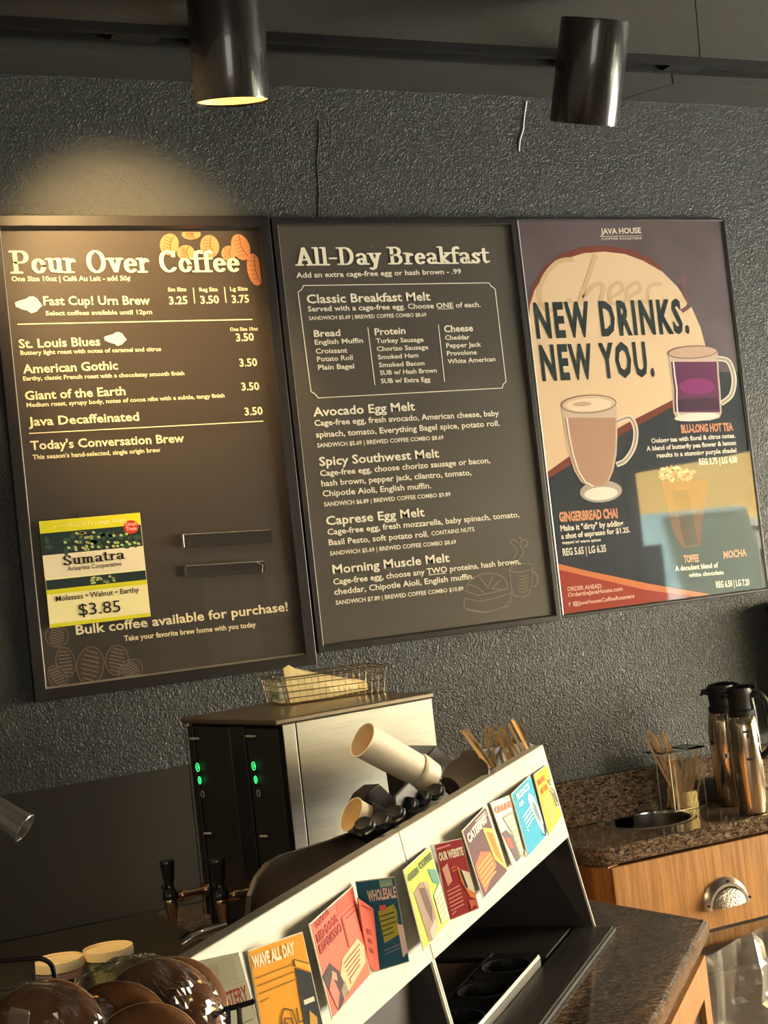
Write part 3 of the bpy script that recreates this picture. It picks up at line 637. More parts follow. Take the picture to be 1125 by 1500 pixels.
for s, a, b, h in (('Add an extra cage-free egg or hash brown - .99', (434, 407), (675.6, 401), 8), ('Served with a cage-free egg. Choose ONE of each.', (451, 456.5), (704, 449.6), 8.2), ('SANDWICH $5.69 | BREWED COFFEE COMBO $8.69', (452.7, 469), (624.6, 463.5), 5.8),
 ('English Muffin', (461, 505), (531.7, 502), 7.5), ('Croissant', (462.4, 518), (508.8, 516.5), 7.5), ('Potato Roll', (464.5, 529.7), (517, 527), 7.5), ('Plain Bagel', (466, 541.8), (519, 539.7), 7.5),
 ('Turkey Sausage', (550.8, 502.6), (620.5, 500.5), 7), ('Chorizo Sausage', (552, 514.4), (627.4, 511.6), 7), ('Smoked Ham', (553.6, 526.5), (613, 523.4), 7), ('Smoked Bacon', (555, 538), (621.8, 535), 7), ('SUB w/ Hash Brown', (556.7, 549.4), (639.9, 545.6), 7), ('SUB w/ Extra Egg', (558, 561.5), (630.5, 558.8), 7),
 ('Cheddar', (652, 498), (688, 497), 7), ('Pepper Jack', (653.7, 509.5), (705, 507.5), 7), ('Provolone', (654.8, 521), (698.4, 519), 7), ('White American', (655.8, 532.8), (725.8, 529), 7),
 ('Cage-free egg, fresh avocado, American cheese, baby', (460.7, 624), (731, 609), 9), ('spinach, tomato, Everything Bagel spice, potato roll.', (463, 641), (732, 623.6), 9), ('SANDWICH $5.69 | BREWED COFFEE COMBO $8.69', (464.8, 655.6), (649.7, 643.5), 6.4),
 ('Cage-free egg, choose chorizo sausage or bacon,', (469, 697.6), (718, 678), 9), ('hash brown, pepper jack, cilantro, tomato,', (470.9, 712.5), (690.6, 695.8), 9), ('Chipotle Aioli, English muffin.', (472.7, 727.4), (631.6, 715), 9), ('SANDWICH $6.89 | BREWED COFFEE COMBO $9.89', (474.8, 742), (660, 726.7), 6.4),
 ('Cage-free egg, fresh mozzarella, baby spinach, tomato,', (479.8, 783.6), (760.7, 757.3), 9), ('Basil Pesto, soft potato roll.', (481.6, 798.9), (628, 786), 9), ('CONTAINS NUTS', (632, 784.5), (694.9, 778), 6.4), ('SANDWICH $5.69 | BREWED COFFEE COMBO $8.69', (483.3, 813.8), (668.2, 796.4), 6.4),
 ('Cage-free egg, choose any TWO proteins, hash brown,', (488.3, 856.5), (762.4, 825.6), 9), ('cheddar, Chipotle Aioli, English muffin.', (489.7, 871.4), (694, 847.6), 9), ('SANDWICH $7.89 | BREWED COFFEE COMBO $10.89', (491.9, 886), (678.9, 864.7), 6.4)):
    Tb(s, a, b, h*.93, .019)
line(m, PW, [(641, 452.8), (664, 452.2)], .9); line(m, PW, [(628, 842.4), (653, 839.6)], .9)
bxp = [(444.4, 418.4), (716, 414.4), (719, 419), (725, 423.5), (741, 559), (737, 563), (735.5, 568.5), (466, 583), (461, 577), (455.3, 573.5), (436.4, 428), (442, 424)]
line(m, PW, bxp, 1.2, closed=True); line(m, PW, [(538.6, 479.7), (549, 564)], 1.2); line(m, PW, [(642, 476), (651, 558.8)], 1.2)
m.build('small_lettering', cr, B)
m = MB(); dk = ink((.26, .22, .15)); m.use(dk)
line(m, PW, ell(713, 860, 30, 20, -8, 20, 180, 372), 1.3); line(m, PW, ell(712, 884, 33, 12, -6, 20, -10, 195), 1.3)
for q in ([(681, 866), (700, 872), (722, 868), (745, 862)], [(680, 876), (702, 881), (725, 876), (747, 869)], [(683, 892), (712, 897), (745, 888)], [(686, 856), (698, 860), (708, 868)], [(702, 845), (712, 858), (716, 862)], [(722, 844), (716, 858)], [(733, 850), (720, 862), (735, 864)], [(748, 866), (748, 884)], [(680, 876), (680, 886)]): line(m, PW, q, 1.4)
line(m, PW, ell(763, 832, 17, 6, -6, 16), 1.2); line(m, PW, [(746, 834), (748, 858), (752, 872), (764, 875), (775, 871), (778, 858), (780, 831)], 1.3); line(m, PW, ell(779, 848, 8, 12, -10, 12, -80, 95), 1.3)
for k in range(6): line(m, PW, [(760-k*.2, 843+k*4.6), (767, 845+k*4.6), (774, 841+k*4.6)], 1.1)
for q in ([(752, 818), (757, 808), (752, 799), (747, 795), (752, 790), (758, 796)], [(760, 820), (766, 808), (761, 797), (768, 790), (773, 796), (768, 802)], [(764, 790), (760, 786)]): line(m, PW, smoothpath([(*p, 0) for p in q], 3) and [(p.x, p.y) for p in smoothpath([(*p, 0) for p in q], 3)], 1.5)
m.build('sandwich_and_mug_drawing', None, B)
# ---- right: drinks poster
Cc = framed('drinks_poster', 1.7095, 2.2865, 1.3635, 2.2545, .0052, .014, .0030, 'dark framed poster for new drinks with two glass mugs, rightmost on the wall', 'poster', MT['frame'], mat('poster_print', hexc('5a4a50'), .5, var=.22, vscale=7))
def art(name, items, lay=None):
    m = MB()
    for i, (h, pts) in enumerate(items):
        m.use(ink(hexc(h) if isinstance(h, str) else h)); poly(m, PW, pts, .0002+.00006*i)
    return m.build(name, None, Cc)
nav = '353c42'
art('poster_artwork', [
 (nav, [(794, 700), (840, 668), (920, 622), (985, 586), (1043, 545), (1083, 545), (1117, 860), (1117, 861), (819, 902)]),
 ('7d4034', [(771, 452), (778, 425), (796, 392), (822, 372), (856, 361), (890, 360), (925, 366), (955, 380), (972, 395), (940, 400), (820, 440), (778, 470)]),
 ('7d4034', [(795, 706), (842, 677), (922, 630), (985, 596), (985, 584), (920, 617), (840, 661), (794, 694)]),
 ('e3c7a3', [(775, 470), (776, 448), (783, 425), (800, 398), (825, 380), (855, 371), (885, 368.5), (915, 372), (942, 382), (970, 398), (992, 420), (1012, 448), (1026, 480), (1037, 520), (1040, 548), (985, 586), (920, 619), (840, 664), (794, 697)]),
 ('c9794f', [(811, 824), (860, 836), (950, 855), (1049, 872), (1030, 875), (945, 866), (812, 833)]),
 ('9c3f31', [(812, 833), (945, 864), (1030, 875), (990, 880.5), (900, 892), (819, 902.5)]),
])
# faint script word behind the title
m = MB(); m.use(ink(hexc('d3b48e')))
def scr(pts, w=8, off=.0007): line(m, PW, [(p.x, p.y) for p in smoothpath([(*p, 0) for p in pts], 4)], w, off)
scr([(838, 380), (815, 385), (795, 410), (790, 440), (805, 455), (835, 440)], 7); scr([(872, 375), (860, 410), (848, 445)], 7); scr([(852, 440), (870, 418), (884, 420), (880, 443), (892, 445)], 6)
scr([(895, 436), (912, 425), (906, 414), (893, 424), (896, 444), (915, 442)], 5); scr([(920, 436), (938, 425), (932, 414), (918, 424), (921, 444), (942, 442)], 5); scr([(948, 444), (952, 420), (968, 416)], 5)
m.use(ink(hexc('76595a'))); scr([(994, 412), (1004, 405), (1000, 425), (1010, 445), (1000, 455)], 6)
m.build('script_word', None, Cc)
m = MB(); m.use(ink(hexc('2e3a3a')))
text(m, PW, 'NEW DRINKS.', (786, 494), (1010, 486), 48, .038, .0012, spc=1.22); text(m, PW, 'NEW YOU.', (794.5, 556), (959, 549), 48, .038, .0012, spc=1.22)
m.build('title_lettering', None, Cc)
def glassmug(name, rows, fill, rimc, rim, handle, foot=None):
    m = MB(); m.use(ink(hexc('cdb9a8'))); 
    pl_, pr_ = [(a, y) for a, b, y in rows], [(b, y) for a, b, y in rows]
    poly(m, PW, pl_+pr_[::-1], .0008)
    m.use(ink(hexc(fill[0]))); n = len(rows)
    q0 = [(a+2.5, y) for a, b, y in rows[fill[1]:fill[2]]]; q1 = [(b-2.5, y) for a, b, y in rows[fill[1]:fill[2]]]; poly(m, PW, q0+q1[::-1], .0010)
    m.use(ink(hexc(rimc))); poly(m, PW, ell(*rim, -3, 24), .0012); m.use(ink(hexc('7a5c4e'))); line(m, PW, ell(*rim, -3, 24), 1.2, .0014, True)
    hp = [(p.x, p.y) for p in smoothpath([(*p, 0) for p in handle], 5)]
    m.use(ink(hexc('e6dccb'))); line(m, PW, hp, 7.5, .0007); m.use(ink(hexc('a99c90'))); line(m, PW, hp, 3.2, .0009)
    if foot: m.use(ink(hexc('b3a596'))); poly(m, PW, ell(*foot, -4, 20), .0009); m.use(ink(hexc('f0e8da'))); poly(m, PW, ell(foot[0], foot[1]+3, foot[2]*.8, foot[3]*.6, -4, 18), .0011)
    m.use(ink(hexc('efe3d2')))
    a0 = [(a+6, y) for a, b, y in rows[1:-1]]; line(m, PW, a0, 2.2, .0013)
    return m.build(name, None, Cc)
glassmug('chai_mug_picture', [(821, 902, 592), (824, 904, 612), (828, 904, 640), (833, 903, 665), (841, 898, 690), (851, 891, 706), (862, 884, 712), (866, 884, 722)], ('b5907a', 1, 7), 'd8bda0', (862, 592, 40, 13), [(903, 618), (922, 612), (931, 630), (928, 655), (916, 674), (905, 680)], (880, 720, 31, 16))
glassmug('purple_tea_mug_picture', [(978, 1051, 515), (980, 1052, 530), (982, 1053, 550), (985, 1055, 570), (985, 1056, 590), (986, 1057, 604), (990, 1054, 612), (1002, 1040, 616)], ('6a3a5c', 1, 6), 'c9aa97', (1014, 516, 36, 9), [(1051, 525), (1067, 530), (1075, 555), (1071, 578), (1058, 590)])
m = MB(); m.use(ink(hexc('ecd6bb'))); poly(m, PW, ell(862, 593, 34, 9.5, -3, 22), .0015); m.use(ink(hexc('c9a88c'))); poly(m, PW, ell(852, 592, 14, 3.5, -3, 14), .0017); m.build('foam_picture', None, Cc)
m = MB(); m.use(ink(hexc('8e3a78'))); poly(m, PW, ell(1020, 566, 26, 12, 0, 16), .0013); m.use(ink(hexc('4a3346'))); poly(m, PW, [(989, 585), (1051, 582), (1053, 600), (990, 603)], .0012)
m.use(ink(hexc('ece2d6'))); poly(m, PW, ell(1020, 611, 33, 6, -4, 16), .0014)
m.build('tea_shading_picture', None, Cc)
m = MB(); m.use(ink(hexc('6b3d2a'))); poly(m, PW, [(968, 705), (1036, 702), (1026, 800), (1000, 803), (986, 780)], .0008)
m.use(ink(hexc('4a2a1f'))); poly(m, PW, [(985, 720), (1008, 717), (1022, 797), (1003, 800)], .0010)
random.seed(11)
for k in range(46):
    a = random.uniform(0, 2*math.pi); r = math.sqrt(random.random()); m.use(ink(hexc(random.choice(['d9a98b', 'b98468', '8f6049', 'e9c5a5', 'c89477']))))
    poly(m, PW, ell(990+r*28*math.cos(a), 692+r*11*math.sin(a)+abs(math.cos(a))*2, 4.5, 2.4, random.uniform(0, 180), 6), .0010+.00002*k)
m.build('toffee_drink_picture', None, Cc)
m = MB(); oc = ink(hexc('d79a77')); wh = ink(hexc('e9e2d2'))
m.use(ink(hexc('e8dccb'))); text(m, PW, 'JAVA HOUSE', (880, 343), (939, 341.5), 8, .03); line(m, PW, [(879, 346.5), (940, 345.5)], .8); text(m, PW, 'COFFEE ROASTERS', (881, 351.5), (940, 350.5), 3, .01)
m.use(oc); text(m, PW, 'BLU-LONG HOT TEA', (998, 634), (1074, 630.5), 11, .05); text(m, PW, 'GINGERBREAD CHAI', (819.5, 764), (905, 758), 13, .05); text(m, PW, 'TOFFEE', (1002, 824), (1024, 822.5), 10, .04); text(m, PW, 'MOCHA', (1060, 818), (1094, 814), 10, .04)
m.use(wh)
for s, a, b, h in (('Oolong tea with floral & citrus notes.', (954, 649), (1077, 641), 6.5), ('A blend of butterfly pea flower & lemon', (947, 660.5), (1078, 651.5), 6.5), ('results in a stunning purple shade!', (962, 670.5), (1079, 662.5), 6.5), ('REG 3.75 | LG 4.00', (1024, 681), (1080, 677.5), 9),
  ('Make it "dirty" by adding', (821, 778), (913, 770), 8), ('a shot of espresso for $1.25.', (822, 789.5), (923, 779.5), 7.5), ('topped w/ warm spices', (823, 797), (880, 792.5), 4), ('REG 5.65 | LG 6.35', (824.5, 814), (888, 808), 10),
  ('A decadent blend of', (989, 836.5), (1052, 831), 7), ('white chocolate', (1009, 845.5), (1060, 841), 6), ('REG 6.50 | LG 7.20', (1049, 861), (1098, 857), 9)): text(m, PW, s, a, b, h, .035)
m.use(ink(hexc('e0b9a4')))
for s, a, b, h in (('ORDER AHEAD:', (831, 866), (882, 861), 6), ('OrdertheJavaHouse.com', (832, 874.5), (912, 865), 6), ('f  @JavaHouseCoffeeRoasters', (833, 888), (929, 875.5), 5.5)): text(m, PW, s, a, b, h, .025)
line(m, PW, [(839.5, 882), (844.5, 881.4), (845, 886), (840, 886.6)], .8, closed=True)
m.build('lettering', None, Cc)
# ================================================================== COFFEE BREWER
ZB = 1.29
Cn = hz(ZB)(409, 1051)
sa = math.radians(12.5); sd = V((math.cos(sa), math.sin(sa), 0)); fd = V((-math.sin(sa), math.cos(sa), 0))   # along the steel side / back along the front
Rn = hz(ZB)(643, 1012); Ls = (Rn-Cn).dot(sd)
fa = hit(262, 1057, (Cn.x, Cn.y, 0), (sd.x, sd.y, 0)); Wd = (fa-Cn).dot(fd)
Wd = max(.14, min(.30, Wd))
def BF(a, b, z): return V((Cn.x, Cn.y, 0))+sd*a+fd*b+V((0, 0, z))   # a: back from front face, b: along the front
br = root('coffee_brewer', BF(Ls/2, Wd/2, ZC), 'twin black and steel coffee brewer with green lights, under the left menu board', 'coffee brewer')
zt = ZB-.012
m = MB().boxf(BF, (.030, .002, ZC+.004), (Ls-.002, Wd-.002, zt)); m.build('body', MT['black'], br)
m = MB().boxf(BF, (.030, -.002, ZC+.004), (Ls, .002, zt-.001)); m.build('side_panel', MT['steel'], br, bevel=.0008)
m = MB().boxf(BF, (.003, -.0018, ZC+.004), (.0275, .002, zt-.001)); m.build('side_trim', MT['steel'], br, bevel=.0008)
# front: three columns, two of them with glossy control strips
cols = [(.0, .40, 1), (.40, .88, 2), (.88, 1.0, 0)]
m = MB().boxf(BF, (.006, .0, ZC+.004), (.030, Wd, zt)); m.build('front_frame', MT['dark'], br)
for (b0, b1) in ((.02, .335), (.50, .90)):
    m = MB().boxf(BF, (-.004, Wd*b0, ZC+.03), (.006, Wd*b1, zt-.004)); m.build('front_door', MT['black'], br, bevel=.0015)
for (b0, b1) in ((.335, .50), (.90, .97)):
    m = MB().boxf(BF, (-.007, Wd*b0+.0007, ZC+.03), (.006, Wd*b1-.0007, zt-.004)); m.build('control_strip', MT['gloss'], br, bevel=.0008)
m = MB()
for b in (.335, .495, .90, .99): m.boxf(BF, (-.0085, Wd*b, ZC+.03), (-.0070, Wd*b+.0010, zt-.006))
m.build('edge_trim', MT['strip'], br)
FP = lambda x, y: hit(x, y, BF(-.0085, 0, 1), sd)
for pts in ([(290, 1124), (293, 1143)], [(372, 1122), (375, 1142)]):
    for k, (x, y) in enumerate(pts):
        m = MB(); line(m, FP, ell(x, y, 2.5-.5*k, 6-.8*k, -8, 14), 1.1, .0006, True); line(m, FP, [(x-.6, y-2.6), (x+.8, y), (x-.4, y+2.6)], 1.2, .0006); m.build('green_light', MT['led'], br)
m = MB(); m.use(ink((.34, .34, .32)))
for x, y in ((297, 1163), (379, 1162)): line(m, FP, ell(x, y, 2.2, 5, -8, 12), .9, .0006, True)
for x0_, y0_ in ((278, 1082), (360, 1078.5)):
    for k in range(5): poly(m, FP, [(x0_+3*k, y0_-1.6), (x0_+3*k+2.2, y0_-1.7), (x0_+3*k+2.2, y0_+1.2), (x0_+3*k, y0_+1.3)], .0006)
for x, y in ((304, 1219), (386, 1223)): poly(m, FP, [(x-5, y), (x+5, y), (x+7, y+3), (x-5, y+3)], .0006)
m.build('panel_marks', None, br)
# taps
def tap(px, py, b, reach, lab):
    m = MB(); base = BF(0, Wd*b, 0); P0 = hit(px, py, base, fd); z = P0.z; a = (P0-base).dot(sd)
    p = BF(a, Wd*b, z); r = root('coffee_tap', BF(a, Wd*b, z), lab, 'tap'); return p, z, a, b
for px, py, b in ((250, 1316, .93), (324, 1316, .42)):
    base = BF(0, Wd*b, 0); P0 = hit(px, py, base, fd); a = min(-.03, (P0-base).dot(sd)); z = P0.z
    if a < -.16: a = -.16
    p = BF(a, Wd*b, z)
    m = MB(); m.tube([BF(-.007, Wd*b, z), BF(a+.004, Wd*b, z)], .0075, 14); m.lathe([(.011, 0), (.011, .010), (.009, .012)], BF(a+.020, Wd*b, z), sd, 16); m.lathe([(.013, 0), (.013, .006)], BF(-.014, Wd*b, z), sd, 16)
    tp1 = m.build('tap_pipe', MT['copper'], br, smooth=True)
    m = MB(); m.lathe([(.0105, .002), (.0125, -.004), (.0115, -.012), (.0068, -.040), (.0064, -.042), (.0045, -.042), (.005, -.03)], p, n=20, cap=False); m.build('spout', MT['copper'], br, smooth=True)
    m = MB(); m.lathe([(0, -.002), (.0135, -.001), (.0145, .004), (.0125, .012), (.009, .018), (.008, .026), (.0105, .036), (.0125, .056), (.0135, .062), (.0120, .066), (0, .067)], p, n=20); m.lathe([(0, 0), (.005, .001), (.005, .008), (0, .009)], p+V((0, 0, .022))-sd*.006, -sd+V((0, -.5, 0)), 10)
    m.build('tap_handle', MT['gloss'], br, smooth=True)
# drip shelf seen below the taps
m = MB(); q = dd(300, 1375, 2.15); m.tube([dd(268, 1383, 2.12), dd(280, 1374, 2.12), dd(305, 1364, 2.14), dd(330, 1356, 2.16)], .006, 10); m.build('drip_rail', MT['chrome'], br, smooth=True)
# top tray
TT = ZB
rear = .0
prof = [(-.075, .035), (-.06, .006), (-.02, -.010), (.05, -.014), (Ls, -.010), (Ls+.003, Wd*.75), (.10, Wd+.01), (-.02, Wd+.03), (-.062, Wd*.7)]
pp = [(p.x, p.y) for p in smoothpath([(*p, 0) for p in prof+[prof[0]]], 3)[:-1]]
m = MB(); m.prism([BF(a, b, zt) for a, b in [(-.012, -.006), (Ls+.002, -.006), (Ls+.002, Wd+.01), (.0, Wd+.01), (-.010, Wd+.006)]], (0, 0, .010)); m.build('top_plate', mat('dark_bronze_tray', (.13, .10, .07), .28, metal=.6), br, bevel=.0025)
# wire basket on the brewer
zk = zt+.0105
bk = root('wire_basket', hz(zk)(470, 1030), 'gold wire basket of pale napkins on top of the brewer', 'basket')
k0 = hz(zk)(389, 1031); k1 = hz(zk)(413, 1034.5); k2 = hz(zk)(563, 1014)
ex = (k2-k1); Lk = ex.length; ex.normalize(); ey = V((-ex.y, ex.x, 0)); Wk = .115
zh = .048
def KF(a, b, z):   # slight flare
    f = z/zh*.006
    aa = a*(Lk+2*f)-f; bb = b*(Wk+2*f)-f; return V((k1.x, k1.y, zk))+ex*aa+ey*bb+V((0, 0, z+.001))
m = MB()
for z in (.0005, .011, .022, .033, .044): m.tube([KF(0, 0, z), KF(1, 0, z), KF(1, 1, z), KF(0, 1, z)], .00075, 4, True)
nA, nB = 16, 7
for i in range(nA+1): m.tube([KF(i/nA, 0, .044), KF(i/nA, 0, .0005), KF(i/nA, 1, .0005), KF(i/nA, 1, .044)], .0006, 4)
for i in range(1, nB): m.tube([KF(0, i/nB, .044), KF(0, i/nB, .0005), KF(1, i/nB, .0005), KF(1, i/nB, .044)], .0006, 4)
m.build('wire_mesh', MT['wire'], bk)
m = MB(); m.tube([KF(0, 0, zh), KF(1, 0, zh), KF(1, 1, zh), KF(0, 1, zh)], .0014, 6, True); m.build('rim', MT['wire'], bk)
m = MB()
for a in (0, 1): m.lathe([(0, -.002), (.002, 0), (0, .002)], KF(1-.22*(a), 1, zh+.001), n=8)
m.build('rim_tips', MT['chrome'], bk)
# napkins (sheets fanned down to the right)
for i in range(9):
    t = i/8; hh = .060-.030*t; a0_, a1_ = .10+.045*i, .40+.062*i
    m = MB(); n = 8; vs = []; fs = []
    bb = .12+.085*i; lean = .05
    for k in range(n+1):
        u = k/n; top = .004+hh*(1-.72*u*u) + (.006 if k == 1 and i == 0 else 0)
        for (zz, ly) in ((.002, 0), (top, lean)):
            vs.append(KF(min(.97, a0_+(a1_-a0_+.12)*u), min(.93, bb*.9+ly), zz)); 
    q = [KF(min(.97, a0_+(a1_-a0_+.12)*u), min(.93, bb*.9), .002) for u in (0, .5, 1)]
    outline = [vs[2*k] for k in range(n+1)]+[vs[2*k+1] for k in range(n, -1, -1)]
    m.prism(outline, ey*.0028)
    o = m.build('napkin', MT['napkin']); tag(o, 'pale yellow paper napkin standing in the wire basket on the brewer', 'napkin', 'napkins in the wire basket')
for i in range(5):
    m = MB(); m.boxf(lambda a, b, z: KF(a, b, z), (.012+.008*i, .10, .003), (.017+.008*i, .70, .043-.002*i)); o = m.build('sugar_packet', MT['packet'])
    tag(o, ['outermost white and green packet at the left end of the wire basket', 'second white and green packet from the left end of the wire basket', 'middle one of the five white and green packets in the wire basket', 'fourth white and green packet from the left end of the wire basket', 'white and green packet nearest the napkins in the wire basket'][i], 'packet', 'packets in the wire basket')
    m = MB(); m.boxf(lambda a, b, z: KF(a, b, z), (.0105+.008*i, .16, .012), (.0119+.008*i, .64, .018)); m.build('green_band', MT['green'], o)

# ================================================================== CONDIMENT ORGANISERS (steel panels with brochures)
def tpz(z): return 1.380+(1.207-z)*.175
PN = V((q2, -q2, .175)).normalized(); PP0 = ST(0, 1.380, 1.207)
PANEL = lambda x, y: hit(x, y, PP0+PN*.0005, PN)
SE, SM, SL = .300, -.385, -.965
def organiser(s0, s1, label, right):
    r = root('condiment_organiser', ST((s0+s1)/2, 1.32, ZC), label, 'organiser')
    z1, z0 = 1.207, 1.061
    m = MB(); m.prism([ST(s0, tpz(z1), z1), ST(s0, tpz(z0), z0), ST(s0, tpz(z0)-.004, z0), ST(s0, tpz(z1)-.004, z1-.004), ST(s0, tpz(z1)-.020, z1-.006), ST(s0, tpz(z1)-.020, z1-.002)], ST(s1-s0, 0, 0)-ST(0, 0, 0))
    m.build('front_panel', MT['panel'], r, bevel=.0012)
    for k, s in enumerate((s0, s1-.004)):
        pr = [(tpz(z1)-.006, z1-.008), (tpz(ZC)-.002, ZC+.001), (1.18, ZC+.001), (1.18, 1.045), (1.28, 1.14), (1.35, 1.172)]
        m = MB(); m.prism([ST(s+.0005, t, z) for t, z in pr], ST(.003, 0, 0)); ep = m.build('end_panel', MT['dark'], r)
        m = MB(); m.prism([ST(s, tpz(z0)-.001, z0), ST(s, tpz(ZC)+.001, ZC+.001), ST(s, tpz(ZC)-.002, ZC+.001), ST(s, tpz(z0)-.004, z0)], ST(.004, 0, 0)); m.build('edge_trim', MT['panel'], ep)
    m = MB().boxf(ST, (s0+.004, 1.180, ZC+.001), (s1-.004, 1.184, 1.045)); m.build('back_panel', MT['dark'], r)
    m = MB().boxf(ST, (s0+.004, 1.185, 1.040), (s1-.004, 1.352, 1.044)); m.build('top_deck', MT['dark'], r)
    zb0 = ZC+.0005
    if right:
        m = MB().boxf(ST, (s0+.004, 1.20, zb0), (.10, 1.310, ZC+.010)); m.build('shelf', MT['brown'], r)
        m = MB().boxf(ST, (s0+.004, 1.311, zb0), (.12, 1.3155, ZC+.019)); m.build('divider', MT['tray'], r)
        # tray with three round holes
        trr = MB(); ta, tb = 1.318, 1.392; zt_ = ZC+.018; cs = [-.178, -.062, .054]; rad = .0335; N = 40
        edges = [s0+.006]+[(cs[i]+cs[i+1])/2 for i in range(2)]+[.118]
        for i, c0 in enumerate(cs):
            ea, eb = edges[i], edges[i+1]
            if i == 0: trr.boxf(ST, (ea, ta, zt_-.002), (c0-.055, tb, zt_)); ea = c0-.055
            tc_ = (ta+tb)/2-.001
            vs = []; 
            for k in range(N):
                t = 2*math.pi*k/N; c_, s_ = math.cos(t), math.sin(t)
                k1_ = min(((eb-c0) if c_ > 0 else (c0-ea))/max(abs(c_), 1e-6), ((tb-tc_) if s_ > 0 else (tc_-ta))/max(abs(s_), 1e-6))
                vs.append(ST(c0+c_*k1_, tc_+s_*k1_, zt_)); vs.append(ST(c0+c_*rad, tc_+s_*rad, zt_)); vs.append(ST(c0+c_*rad*.96, tc_+s_*rad*.96, ZC+.002))
            fs = []
            for k in range(N):
                k2 = (k+1) % N; fs += [(3*k, 3*k+1, 3*k2+1, 3*k2), (3*k+1, 3*k+2, 3*k2+2, 3*k2+1)]
            trr.mesh(vs, fs)
        trr.build('cup_tray', MT['tray'], r)
        m = MB()
        for c0 in cs: m.lathe([(rad*.985, zt_-ZC+.0004), (rad*1.03, zt_-ZC+.0014), (rad*1.05, zt_-ZC+.0002)], ST(c0, (ta+tb)/2-.001, ZC), n=40, cap=False)
        m.build('hole_rims', MT['strip'], r)
        m = MB().boxf(ST, (.122, 1.20, zb0), (s1-.004, 1.395, ZC+.012)); m.build('blank_deck', MT['dark'], r)
        m = MB(); m.prism([ST(s0+.004, t, z) for t, z in ((1.3925, ZC+.001), (1.3925, ZC+.024), (1.3965, ZC+.026), (1.3985, ZC+.022), (1.3985, ZC+.001))], ST(.46, 0, 0)); m.build('tray_lip', MT['steel'], r)
        m = MB()
        for k in range(19): m.boxf(ST, (s0+.004, 1.401+k*.00315, ZC+.006), (s1-.004, 1.4026+k*.00315, ZC+.010))
        o = m.build('ribs', MT['strip'], r, kind='stuff')
        m = MB().boxf(ST, (s0+.004, 1.3995, zb0), (s1+.0, 1.4620, ZC+.006)); m.build('drip_base', MT['hole'], r)
    else:
        m = MB().boxf(ST, (s0+.004, 1.375, zb0), (s1-.004, 1.378, 1.066)); m.build('kick_panel', MT['dark'], r)
    return r
orL = organiser(SL, SM-.0008, 'left condiment organiser with a pale steel front panel holding four brochures', False)
orR = organiser(SM+.0008, SE, 'right condiment organiser with a steel front panel and three round holes in its tray', True)
# rounded dark board behind the left module
PB_ = tp(1.235)
m = MB(); pts = [(352, 1392), (365, 1345), (368, 1312), (378, 1284), (394, 1264), (415, 1252), (480, 1232), (552, 1206), (590, 1230), (560, 1275), (420, 1360)]
m.prism([PB_(*p) for p in pts], ST(0, -.006, 0)); o = m.build('splash_shield', mat('smoky_shield', (.032, .028, .022), .35), orL)
m = MB(); m.tube([PB_(*p)+ST(0, .001, 0) for p in [(365, 1345), (368, 1312), (378, 1284), (394, 1264), (415, 1252), (480, 1232), (552, 1206)]], .0016, 5); m.build('shield_edge', MT['strip'], orL)
# ---- brochures
def card(TL, TR, BR, BL, label, base, thick=.0012, gap=.004, edge=True):
    def onp(p): return hit(*p, PP0+PN*gap, PN)
    a = onp(TL); b = hz(a.z)(*TR)
    if (b-PP0).dot(PN) < gap: b = onp(TR); a = hz(b.z)(*TL)
    dn = V((q2*.175, -q2*.175, -1)); n = (b-a).cross(dn).normalized()
    if n.dot(EYE-a) < 0: n = -n
    S = lambda x, y: hit(x, y, a, n)
    c, d = S(*BR), S(*BL)
    r = root('brochure', (a+b+c+d)/4, label, 'brochure', 'brochures on the steel panels')
    m = MB(); m.use(ink((.90, .84, .66))); m.prism([a, b, c, d], -n*thick); m.build('paper', None, r)
    Cc4 = [TL, TR, BR, BL]
    def sq(u, v): return ((TL[0]*(1-u)+TR[0]*u)*(1-v)+(BL[0]*(1-u)+BR[0]*u)*v, (TL[1]*(1-u)+TR[1]*u)*(1-v)+(BL[1]*(1-u)+BR[1]*u)*v)
    m = MB(); m.use(ink(hexc(base))); i = .012
    poly(m, S, [sq(i, i), sq(1-i, i), sq(1-i, 1-i), sq(i, 1-i)], .0003)
    def R(h, u0, v0, u1, v1, off=.0006): m.use(ink(hexc(h))); poly(m, S, [sq(u0, v0), sq(u1, v0), sq(u1, v1), sq(u0, v1)], off)
    def Pg(h, pts, off=.0008): m.use(ink(hexc(h))); poly(m, S, [sq(*p) for p in pts], off)
    def Ln(h, pts, w=1.2, off=.0010): m.use(ink(hexc(h))); line(m, S, [sq(*p) for p in pts], w, off)
    def Tx(h, s, u0, v0, u1, hh, bold=.03, v1=None):
        m.use(ink(hexc(h))); A_ = sq(u0, v0); B_ = sq(u1, v0 if v1 is None else v1); C_ = sq(u0, v0-.05); dx, dy = C_[0]-A_[0], C_[1]-A_[1]; l = math.hypot(dx, dy)
        text(m, S, s, A_, B_, hh, bold, .0012, up=(dx/l, dy/l))
    # stand-off clip behind so the card is held by the panel
    mid = (a+b)/2-n*.0012; back = mid-PN*((mid-PP0).dot(PN)-.0006)
    k = MB(); w = (b-a).normalized()*.006; k.prism([mid-w+dn*.02, mid+w+dn*.02, mid+w+dn*.035, mid-w+dn*.035], (back-mid) if (back-mid).length > 1e-4 else -PN*.001); k.build('holder', MT['strip'], r)
    return m, r, R, Pg, Ln, Tx
def fin(m, r): m.build('cover_print', None, r)
m, r, R, Pg, Ln, Tx = card((284, 1409), (349, 1395), (388, 1530), (322, 1566), 'white brochure titled ROASTERY, leftmost, behind the pastry bag', 'ecead2')
